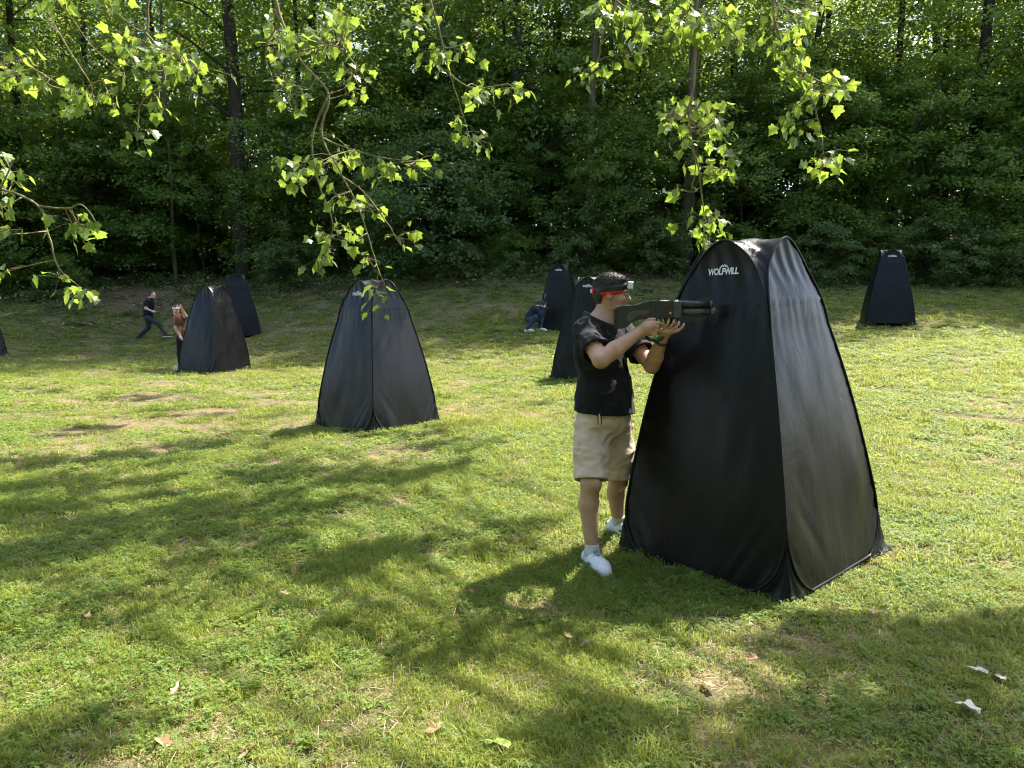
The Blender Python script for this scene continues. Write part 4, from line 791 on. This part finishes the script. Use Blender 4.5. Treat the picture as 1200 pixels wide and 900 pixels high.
# left hand, palm up under the fore-end
B.chain([haL, AH(779, 391, 4.405), AH(784, 388, 4.395)], [.028, .030, .024], .015); B.ell(AH(781, 388.5, 4.385), (.036, .030, .020), None, .015)
for i, (b, m1, m2, tp) in enumerate((((787, 390), (794.5, 387.5), (799.5, 383.8), (801.8, 379.2)), ((785.5, 387.5), (791.5, 384.2), (795.2, 380.2), (796, 376.6)), ((782, 385.6), (786.6, 381.8), (789.4, 378.2), (789.8, 375.0)), ((778, 384.6), (781.4, 381), (783.2, 377.6), (783.4, 375)))):
    finger(B, [AH(*b, 4.372), AH(*m1, 4.352), AH(*m2, 4.345), AH(*tp, 4.352)], .0096 - .0005 * i)
finger(B, [AH(782, 388, 4.42), AH(790, 381, 4.432), AH(796, 377, 4.43)], .0115)
for an, toe in ((anR, toeR), (anL, toeL)): B.chain([an, toe], [.034, .028], .02)
obj('body', B.mesh('body', [SKIN], 1), root); print('body at', round(time.time() - T0, 1))
# shirt
S = Field(lo + [0, 0, .78], hi - [0, 0, .16], .0062); up = np.array([0, 0, 1.])
hem = A(707, 482, 4.56)
S.ell(chest + TM @ [.0, 0, .02], (.140, .195, .21), TM, .05); S.ell(waist + TM @ [.012, 0, .03], (.155, .192, .20), TM, .06); S.ell(hem + TM @ [.012, 0, .0], (.165, .202, .16), TM, .06); S.chain([shR, neck + [0, 0, .0], shL], [.068, .084, .068], .06); S.chain([neck + [-.01, .0, -.02], neck + [-.008, .0, .045]], [.085, .078], .04)
slR = shR * .30 + elR * .70; slL = shL * .32 + elL * .68; S.chain([shR, slR, elR], [.072, .070, .070], .03); S.chain([shL, slL, elL], [.071, .069, .069], .03)
S.wrinkle(.014, 8, 3, (1, 1, .8)); S.wrinkle(.007, 19, 5, (1, 1, .8)); S.shell(.013)
S.slice_(slR, elR - shR, .14, .25); S.slice_(slL, elL - shL, .14, .25); S.slice_(hem + [0, 0, .0], (-.05, 0, -1), .34, .3); S.slice_(neck + [.0, 0, .040], (.42, -.1, 1), .14, .2)
obj('shirt', S.mesh('shirt', [C_BLACK], 2), root)
# shorts
S = Field(lo + [0, 0, .38], hi - [0, 0, .70], .0062); S.ell(pelv + [0, 0, .02], (.142, .186, .125), TM, .05); S.ell(hem + [0, 0, -.03], (.135, .178, .15), TM, .04)
eR, eL = A(693, 563, 4.37), A(725, 556, 4.73)
S.chain([hipR, (hipR + eR) / 2, eR, knR * 2 - hipR], [.104, .100, .094, .09], .035); S.chain([hipL, (hipL + eL) / 2, eL, knL * 2 - hipL], [.104, .098, .092, .09], .035)
S.wrinkle(.013, 8, 13, (1, 1, 1.3)); S.wrinkle(.007, 18, 15, (.7, .7, 1.4)); S.shell(.013); S.slice_(eR, eR - hipR, .145, .5); S.slice_(eL, eL - hipL, .145, .5); S.slice_(hem + [0, 0, .05], (0, 0, 1), .4, .3)
sho = obj('shorts', S.mesh('shorts', [C_KHAKI], 2), root)
for du, mt in ((0, C_SOCK), (4.2, C_BLACK), (-4.2, C_BLACK)):
    m = MB(); m.tube(smooth_path([A(702 + du * .45, 478, 4.385), A(702.4 + du * .45, 487, 4.362), A(703.2 + du * .5, 498, 4.352)], 4), .0042 if mt is C_SOCK else .0026, 6); obj('drawstring', m.mesh('drawstring', [mt]), sho)
# socks and shoes
def shoe(parent, an, toe, mat, sole, h=.005, s=1.0):
    d = toe - an; d[2] = 0; d /= np.linalg.norm(d); l = np.array([-d[1], d[0], 0]); g = an[2] - .085 * s; b = np.array([an[0], an[1], g]); F = Field(b - .26 * s, b + .26 * s, h); p = lambda x, y, z: b + (d * x + l * y + up * z) * s; M = np.column_stack([d, l, up])
    F.chain([p(-.055, 0, .048), p(.03, 0, .046), p(.12, .004, .036), p(.172, 0, .030)], [.041 * s, .044 * s, .046 * s, .040 * s], .03); F.cone(p(-.035, 0, .05), p(-.02, 0, .085), .040 * s, .040 * s, .02); F.cone(p(.0, 0, .078), p(.09, 0, .052), .037 * s, .034 * s, .02)
    F.ell(p(-.018, 0, .128), np.array([.034, .030, .026]) * s, M, cut=True); sl, X = F.grid(F.lo, F.lo + F.h * F.n); F.d[sl] = np.maximum(F.d[sl], (g + .008) - X[..., 2]); o = obj('shoe', F.mesh('shoe', [mat], 1), parent)
    F = Field(b - .26 * s, b + .26 * s, h); F.chain([p(-.055, 0, .02), p(.12, .003, .02), p(.172, 0, .02)], [.046 * s, .051 * s, .046 * s], .02); sl, X = F.grid(F.lo, F.lo + F.h * F.n); F.d[sl] = np.maximum(F.d[sl], np.abs(X[..., 2] - (g + .010)) - .013); obj('sole', F.mesh('sole', [sole], 1), o)
    return o, p
for hp, an, toe in ((knR, anR, toeR), (knL, anL, toeL)):
    o, p = shoe(root, an, toe, C_WHITE, plain('grey_sole', (.26, .26, .26), .6, .3, .15, 90))
    pm = np.column_stack([p(1, 0, 0) - p(0, 0, 0), p(0, 1, 0) - p(0, 0, 0), up]); gm = bpy.data.materials.get('shoe_grey') or plain('shoe_grey', (.15, .16, .18), .6, .3, .1)
    for sy in (-1, 1): small_mesh(o, 'side_patch', gm, (p(.045, sy * .0435, .046), (.034, .008, .014), pm), (p(-.07, sy * .022, .062), (.014, .014, .020), pm))
    small_mesh(o, 'tongue', gm, (p(.042, 0, .106), (.052, .017, .010), np.column_stack([pm[:, 0] * .93 - up * .36, pm[:, 1], pm[:, 0] * .36 + up * .93])))
    for q in range(5):
        m = MB(); x = .025 + .022 * q; z = .121 - .0080 * q; m.tube([p(x - .006, -.030, z - .014), p(x, 0, z), p(x + .006, .030, z - .014)], .0028, 5); obj('lace', m.mesh('lace', [C_WHITE]), o)
    F = Field(an - .16, an + .16, .005); t = (hp - an) / np.linalg.norm(hp - an); F.chain([an - t * .05 + (toe - an) * .25, an, an + t * .09], [.044, .043, .042], .02); F.shell(.010); F.slice_(an + t * .055, t, .1, .15); obj('sock', F.mesh('sock', [C_SOCK], 1), root)
# hair, headband, eyes, watch
F = Field(head - .17, head + .19, .005); F.ell(w(-.014, 0, .036), np.array([.106, .084, .097]) * .98, HM, .0); F.ell(w(.045, 0, .086), np.array([.05, .055, .028]) * .98, HM, .03); F.wrinkle(.0035, 110, 23); F.slice_(w(.02, 0, .045), -HM[:, 2] + HM[:, 0] * .75, .3, .3); hr_ = obj('hair', F.mesh('hair', [HAIR], 1), root)
F = Field(head - .17, head + .19, .005); F.ell(w(-.03, 0, .0), np.array([.088, .0815, .085]) * .98, HM, 0); F.slice_(w(-.05, 0, .03), HM[:, 0] * .8 - HM[:, 2] * .1, .3, .3); F.slice_(w(-.05, 0, -.065), -HM[:, 2], .3, .3); F.wrinkle(.003, 75, 24); obj('hair', F.mesh('hair', [HAIR], 1), root)
def stubble(base, n, length, mat, parent, seed):      # short separate hairs standing off the scalp
    me = base.data; co = np.empty(len(me.vertices) * 3, np.float32); me.vertices.foreach_get('co', co); co = co.reshape(-1, 3); no = np.empty(len(me.vertices) * 3, np.float32); me.vertices.foreach_get('normal', no); no = no.reshape(-1, 3)
    r = np.random.default_rng(seed); i = r.integers(0, len(co), n); p = co[i] + r.normal(0, .002, (n, 3)); d = no[i] * .75 + r.normal(0, .35, (n, 3)) + HM[:, 0] * .35; d /= np.linalg.norm(d, axis=1)[:, None]; l = length * r.uniform(.5, 1.3, (n, 1)); s = np.cross(d, r.normal(0, 1, (n, 3))); s = s / np.linalg.norm(s, axis=1)[:, None] * .0011
    V = np.stack([p - s, p + s, p + d * l], 1).reshape(-1, 3); return obj('hair_strands', mesh_np('hair_strands', V, np.arange(3 * n).reshape(n, 3), [mat]), parent, kind='stuff')
stubble(hr_, 5000, .013, HAIR, hr_, 4)
def band(z0, z1, grow, name, mat, parent, a0=0, a1=6.2832, tilt=.0):
    n = 48; an = np.linspace(a0, a1, n); V = []
    for z in (z0, (z0 + z1) / 2, z1):
        k = math.sqrt(max(.05, 1 - ((z - .030) / .100) ** 2)); V.append([w(-.012 + (.106 + grow) * k * math.cos(t), (.084 + grow) * k * math.sin(t), z + tilt * math.cos(t)) for t in an])
    V = np.array(V); Vi = V + (head - V) * np.array([.05]); G = np.concatenate([V, Vi[::-1], V[:1]]); J = np.arange(G.shape[0] * n).reshape(-1, n)
    return obj(name, mesh_np(name, G.reshape(-1, 3), np.stack([J[:-1, :-1].ravel(), J[:-1, 1:].ravel(), J[1:, 1:].ravel(), J[1:, :-1].ravel()], 1), [mat], True), parent)
hb = band(.020, .060, .004, 'headband', P_BLACK, root, tilt=.014)
band(-.006, .020, .0030, 'red_trim', P_RED, hb, tilt=.020)
def box_mesh(name, c, M, half, mat, bev=.2):
    bm_v = []; r_ = min(half) * bev
    for sx in (-1, 1):
        for sy in (-1, 1):
            for sz in (-1, 1):
                for a in range(3):
                    q = np.array([sx, sy, sz]) * np.array(half, float); q2 = q.copy()
                    for b in range(3):
                        if b != a: q2[b] -= np.sign(q[b]) * r_
                    bm_v.append(np.asarray(c) + M @ q2)
    import bmesh
    bm = bmesh.new(); [bm.verts.new(v) for v in bm_v]; bmesh.ops.convex_hull(bm, input=bm.verts); me = bpy.data.meshes.new(name); bm.to_mesh(me); bm.free(); me.materials.append(mat); return me
obj('sensor', box_mesh('sensor', w(.108, -.012, .062), HM, (.017, .036, .021), P_WHITE), hb); obj('sensor', box_mesh('sensor', w(-.116, -.030, .012), HM, (.010, .018, .018), P_RED), hb)
obj('sensor_lens', box_mesh('sensor_lens', w(-.125, -.040, .012), HM, (.006, .010, .010), P_WHITE), hb)
small_mesh(root, 'eye', EYE_W, (w(.0805, -.031, .006), (.0125, .0130, .0085), HM), (w(.0805, .031, .006), (.0125, .0130, .0085), HM)); small_mesh(root, 'iris', EYE_D, (w(.0895, -.031, .006), (.0055, .0065, .0065), HM), (w(.0895, .031, .006), (.0055, .0065, .0065), HM))
small_mesh(root, 'eyebrow', HAIR, (w(.091, -.034, .0255), (.008, .022, .0042), HM), (w(.091, .034, .0255), (.008, .022, .0042), HM)); small_mesh(root, 'lips', LIP, (w(.0885, 0, -.0625), (.009, .021, .0042), HM), (w(.087, 0, -.0705), (.009, .018, .0048), HM))
t = (haL - elL) / np.linalg.norm(haL - elL); m = MB(); wc = haL - t * .018; uu = np.cross(t, [0, 1, 0]); uu /= np.linalg.norm(uu); vv = np.cross(t, uu); m.tube([wc + .034 * (uu * math.cos(a) + vv * math.sin(a)) for a in np.linspace(0, 6.2832, 24)], .0085, 6, False); obj('wristband', m.mesh('wristband', [P_BLACK]), root)
print('man at', round(time.time() - T0, 1))
# ---- the toy gun he holds
gun = empty('toy_gun', (0, 0, 0), label='black toy shotgun held level by the aiming man', cat='toy gun')
def plate(name, px, half, mat, parent, Y=GY, bev=.004):  # side outline in the picture, given its real thickness with a chamfer
    P = np.array([A(u, v, Y) for u, v in px]); c = P.mean(0); n = len(P); In = c + (P - c) * (1 - bev / np.maximum(np.linalg.norm(P - c, axis=1), .006)[:, None]); o = np.array([0, 1., 0])
    V = np.concatenate([In - o * half, P - o * (half - bev), P + o * (half - bev), In + o * half]); F = [tuple(range(n))[::-1], tuple(range(3 * n, 4 * n))]
    for k in range(3): F += [(k * n + i, k * n + (i + 1) % n, (k + 1) * n + (i + 1) % n, (k + 1) * n + i) for i in range(n)]
    import bmesh
    me = mesh_np(name, V, F, [mat]); bm = bmesh.new(); bm.from_mesh(me); bmesh.ops.recalc_face_normals(bm, faces=bm.faces); bm.to_mesh(me); bm.free(); return obj(name, me, parent)
def rod(name, u0, u1, v, r0, r1, mat, parent, Y=GY, sides=20):
    a, b = A(u0, v, Y), A(u1, v, Y); m = MB(); m.tube([a, b], [r0, r1], sides); me = m.mesh(name, [mat]); me.polygons.foreach_set('use_smooth', [len(p.vertices) == 4 for p in me.polygons]); return obj(name, me, parent)
plate('stock', [(721, 362), (722.5, 359.5), (727, 358), (744, 357), (757, 353.2), (763, 352.2), (768, 352.2), (768, 373), (757, 374), (749, 374.5), (741, 377), (734, 383.5), (729, 385), (721, 385)], .021, P_GUN, gun)
st = plate('stock_panel', [(733, 370), (741, 364), (752, 362.5), (760, 363), (760, 368), (750, 370), (742, 373), (735, 378)], .0235, P_GUN2, gun)
plate('butt_pad', [(719.4, 362.5), (721.6, 361), (721.6, 384.5), (719.4, 384)], .023, P_BLACK, gun)
rc = plate('receiver', [(767.5, 352), (796, 352.2), (797, 360), (797, 370), (790, 372.5), (780, 373), (767.5, 373.5)], .025, P_GUN, gun)
for i in range(7): plate('rail_tooth', [(775 + i * 3, 352.3), (776.6 + i * 3, 352.3), (776.6 + i * 3, 350.6), (775 + i * 3, 350.6)], .011, P_GUN2, rc, bev=.001)
plate('collar', [(788, 352.8), (797.5, 352.6), (797.5, 372.5), (788, 372.5)], .030, P_GUN2, gun)
plate('grip', [(759, 373), (770, 373), (768, 381), (764, 393), (755, 394), (757, 382)], .016, P_GUN, gun)
gd = MB(); gd.tube(smooth_path([A(780, 373, GY), A(781.5, 383, GY), A(779.5, 392, GY), A(772, 398.5, GY), A(760, 397, GY), A(756.5, 391, GY)], 6), .0105, 8); obj('hand_guard', gd.mesh('hand_guard', [P_GUN]), gun)
gd = MB(); gd.tube(smooth_path([A(777.5, 381, GY), A(776.4, 387, GY), A(772, 393.5, GY), A(767, 395, GY)], 6), .0052, 7); obj('guard_painted_light', gd.mesh('guard_painted_light', [P_GREENLIT]), gun)  # green tube added: the green light in the guard's hole, put into colour
gd = MB(); gd.tube(smooth_path([A(774, 373, GY), A(775, 378, GY), A(773.8, 382, GY)], 4), .0042, 6); obj('trigger', gd.mesh('trigger', [P_GUN2]), gun)
rod('barrel', 796, 833, 356.8, .0215, .0205, P_GUN, gun); rod('barrel_ring', 831, 834.5, 356.8, .0225, .0225, P_GUN2, gun); rod('magazine_tube', 796, 833, 365.2, .0200, .0200, P_GUN2, gun); rod('muzzle_cap', 832, 838.6, 365.2, .0255, .0265, P_GUN2, gun); rod('muzzle_bore', 838.0, 838.9, 365.2, .018, .018, P_BLACK, gun)
plate('under_rail', [(792, 371.5), (824, 371), (823, 376), (817, 377.5), (816.5, 379.5), (813.5, 379.5), (813, 377), (793, 377.5)], .013, P_GUN, gun)
plate('front_sight', [(817, 352.8), (833, 352.8), (832, 350.5), (826.5, 348.2), (825.6, 347.6), (825, 350)], .006, P_GUN, gun, bev=.0015); plate('rear_sight', [(769.5, 352.6), (776, 352.6), (772.5, 348.2), (769.2, 348.0), (771.5, 350.6)], .009, P_GUN2, gun, bev=.0015)
m = MB(); c = A(785.5, 367, GY - .0255); m.tube([c, c + [0, -.004, 0]], .0075, 12); obj('button', m.mesh('button', [P_ORANGE]), gun)
# ---- people in the distance
def figure(label, h, P, skin, top, bottom, shoes, hair, long_hair=False, head_f=(1, -.3, 0), rad=1.0, sleeves=.55, extra=None):
    """P: named joints; long limbs taper, clothes are shells over the body"""
    root = empty('person', (0, 0, 0), label=label, cat='person'); allp = np.array([v for v in P.values()]); lo, hi = allp.min(0) - .22, allp.max(0) + .24; M = frame(head_f); R = rad
    B = Field(lo, hi, h); w = head_field(B, P['head'], M, .95); B.chain([w(-.02, 0, -.07), P['neck']], [.054, .06], .03); B.chain([P['neck'], P['chest'], P['waist'], P['pelvis']], [.09 * R, .125 * R, .115 * R, .125 * R], .05); B.chain([P['shR'], P['neck'], P['shL']], [.05, .06, .05], .04)
    for s_ in 'RL':
        B.chain([P['sh' + s_], P['el' + s_], P['ha' + s_]], [.052, .040, .028], .02); d = P['ha' + s_] - P['el' + s_]; d = d / np.linalg.norm(d); sd = np.cross(d, [0, 0, 1]); sd = sd / (np.linalg.norm(sd) + 1e-6); n2 = np.cross(sd, d); B.chain([P['ha' + s_], P['ha' + s_] + d * .07], [.028, .034], .01)
        for f in range(4): b = P['ha' + s_] + d * .085 + sd * (.027 - .018 * f); finger(B, [b, b + d * .035 + n2 * .006, b + d * .055 + n2 * .025], .010)
        b = P['ha' + s_] + d * .03 + sd * .03; finger(B, [b, b + d * .03 + sd * .022, b + d * .055 + sd * .024 + n2 * .01], .011)
        B.chain([P['hip' + s_], P['kn' + s_], P['an' + s_]], [.085, .058, .038], .03)
    obj('body', B.mesh('body', [skin], 1), root)
    S = Field(lo, hi, h); S.chain([P['neck'], P['chest'], P['waist'], P['pelvis']], [.105 * R, .15 * R, .14 * R, .145 * R], .05); S.chain([P['shR'], P['neck'], P['shL']], [.068, .075, .068], .05); cuts = []
    for s_ in 'RL':
        a, b = (P['sh' + s_], P['el' + s_]); S.chain([a, b], [.07, .064], .03); e = a + (b - a) * min(1, sleeves / .5 if sleeves < .5 else .7); cuts.append((e, b - a))
        if sleeves > .9: S.chain([b, P['ha' + s_]], [.06, .046], .03)
    S.wrinkle(.010, 9, 3)
    if sleeves <= .9:
        for e, d in cuts: S.slice_(e, d, .12, .3)
    S.slice_(P['pelvis'] + [0, 0, -.03], (0, 0, -1), .4, .3); S.slice_(P['neck'] + [0, 0, .06], (0, 0, 1), .2, .2); obj('top', S.mesh('top', [top], 1), root)
    S = Field(lo, hi, h); S.ell(P['pelvis'], (.135 * R, .155 * R, .12), None, .05)
    for s_ in 'RL': S.chain([P['hip' + s_], P['kn' + s_], P['an' + s_]], [.098, .074, .056], .03)
    S.wrinkle(.009, 9, 7); obj('trousers', S.mesh('trousers', [bottom], 1), root)
    for s_ in 'RL': shoe(root, P['an' + s_], P['toe' + s_], shoes, C_WHITE, max(h * .7, .007))
    F = Field(P['head'] - .2 - (.4 if long_hair else 0) * np.array([0, 0, 1]), P['head'] + .2, h * .8); F.ell(w(-.014, 0, .034), (.104, .084, .098), M, 0); F.slice_(w(.02, 0, .04), -M[:, 2] + M[:, 0] * .75, .3, .3)
    if long_hair: F.chain([w(-.05, .05, .02), w(-.02, .085, -.1), w(.02, .09, -.30)], [.06, .05, .035], .03); F.chain([w(-.05, -.05, .02), w(-.03, -.085, -.1), w(.0, -.09, -.28)], [.06, .05, .03], .03)
    else: F.ell(w(-.03, 0, .0), (.082, .080, .08), M, .01); F.slice_(w(-.06, 0, -.06), -M[:, 2], .3, .2)
    F.wrinkle(.006, 60, 9); obj('hair', F.mesh('hair', [hair], 1), root)
    small_mesh(root, 'eye', EYE_D, (w(.083, -.031, .006), (.011, .012, .008), M), (w(.083, .031, .006), (.011, .012, .008), M)); small_mesh(root, 'lips', LIP, (w(.087, 0, -.066), (.009, .02, .008), M))
    return root, w, M
def small_gun(label, a, d, upv):                      # a compact black blaster: body, barrel, stock, grip
    g = empty('toy_gun', (0, 0, 0), label=label, cat='toy gun'); M = np.column_stack([d, np.cross(upv, d), upv]); q = lambda x, z: np.asarray(a) + d * x + upv * z
    obj('receiver', box_mesh('receiver', q(0, 0), M, (.12, .024, .035), P_GUN), g); obj('stock', box_mesh('stock', q(-.20, -.02), M, (.09, .02, .035), P_GUN), g); obj('grip', box_mesh('grip', q(-.06, -.08), M, (.02, .016, .055), P_GUN), g); m = MB(); m.tube([q(.11, .01), q(.33, .01)], .019, 10); obj('barrel', m.mesh('barrel', [P_GUN2]), g); return g
Y = 24.2; gA = lambda u, v, dy=0: A(u, v, Y + dy)
R_ = dict(head=gA(178.6, 345.4), neck=gA(175.4, 351), chest=gA(174.6, 357), waist=gA(173.8, 366), pelvis=gA(174, 371.5), shR=gA(173.4, 353, -.17), shL=gA(175.6, 353, .17), elR=gA(170.6, 361.5, -.24), haR=gA(177.5, 364.3, -.22), elL=gA(176.5, 362, .2), haL=gA(181.5, 365.3, .02), hipR=gA(174.5, 373, -.09), hipL=gA(173.5, 373, .09), knR=gA(186, 379.5, -.10), anR=gA(194.2, 391.5, -.10), knL=gA(174.0, 384, .09), anL=gA(162.6, 394.5, .09))
R_['toeR'] = R_['anR'] + [.13, -.03, 0]; R_['toeL'] = R_['anL'] + [.12, 0, 0]
runner, _, _ = figure('man in black t-shirt and grey jeans running to the right at far left', .013, R_, SKIN2, C_BLACK, C_JEAN, plain('dark_shoe', (.03, .03, .03), .6, .3), HAIR, False, (1, -.25, 0))
small_gun('small black toy gun carried by the running man', gA(182.5, 366.5, -.10), np.array([.95, -.2, -.24]) / np.linalg.norm([.95, -.2, -.24]), np.array([.245, 0, .97]))
lift = zg(*(R_['anL'][:2])) ; print('runner foot above ground', R_['anL'][2] - .08 - lift, R_['anR'][2] - .08 - zg(*R_['anR'][:2]))
Y = 17.35; tx = TENTS['left'][0]
W_ = dict(head=gA(206.8, 363.6), neck=gA(209, 370.5, .03), chest=gA(210.5, 377, .04), waist=gA(212.8, 388, .05), pelvis=gA(214, 395, .05), shR=gA(206.2, 373, -.06), shL=gA(214, 371.5, .14), elR=gA(206.0, 384.5, -.10), haR=gA(210.5, 393, -.12), elL=gA(217.8, 371, -.05), haL=gA(213.8, 363.5, -.10), hipR=gA(211.8, 398, 0), hipL=gA(216.5, 398, .12), knR=gA(211.5, 415, -.03), knL=gA(217.5, 415, .12), anR=gA(212.0, 431, .02), anL=gA(219.5, 431, .16))
for s_ in 'RL': W_['an' + s_][2] = zg(*W_['an' + s_][:2]) + .085; W_['toe' + s_] = W_['an' + s_] + [-.05, -.12, 0]
wom, w2, M2 = figure('woman in pink-brown top leaning out from behind a tent, hand at her head', .012, W_, SKIN2, C_PINK, C_BLACK, C_WHITE, HAIR2, True, (.12, -1, -.1), .82)
def ring(w, M, parent, mat, z0, z1):
    an = np.linspace(0, 6.2832, 33); V = np.array([[w(-.012 + .112 * math.cos(t), .092 * math.sin(t), z) for t in an] for z in (z0, z1)]); Vi = V + (w(0, 0, .03) - V) * .08; G = np.concatenate([V, Vi[::-1], V[:1]]); n = len(an); J = np.arange(G.shape[0] * n).reshape(-1, n)
    return obj('headband', mesh_np('headband', G.reshape(-1, 3), np.stack([J[:-1, :-1].ravel(), J[:-1, 1:].ravel(), J[1:, 1:].ravel(), J[1:, :-1].ravel()], 1), [mat], True), parent)
ring(w2, M2, wom, plain('pink_white_band', (.60, .42, .38), .5, .3), .035, .085)
Y = 21.2
K_ = dict(head=gA(635.0, 357.4), neck=gA(631, 360.6), chest=gA(627.2, 364), waist=gA(622.5, 370), pelvis=gA(620.5, 374.2), shR=gA(629, 362.5, -.17), shL=gA(631.5, 362, .17), elR=gA(633.5, 369, -.22), haR=gA(637.0, 361.2, -.14), elL=gA(637, 368, .16), haL=gA(638.2, 359.8, .02), hipR=gA(621, 375, -.10), hipL=gA(622, 375, .10), knR=gA(628.0, 371.5, -.20), anR=gA(618.0, 385.0, -.16), knL=gA(634.5, 373.0, .14), anL=gA(632.6, 384.0, .12))
for s_ in 'RL': K_['an' + s_][2] = zg(*K_['an' + s_][:2]) + .085; K_['toe' + s_] = K_['an' + s_] + [.13, -.05, 0]
cro, w3, M3 = figure('person in navy jacket and jeans crouching beside the narrow-looking tent', .012, K_, SKIN2, C_NAVY, C_BLUE, C_WHITE, HAIR, False, (.95, -.3, -.25), .95, 1.0)
ring(w3, M3, cro, P_BLACK, .02, .06)
small_gun('black toy gun held upright by the crouching person', gA(637.8, 358.0, -.10), np.array([.10, -.1, .99]), np.array([-.99, 0, .10]))
print('people at', round(time.time() - T0, 1))
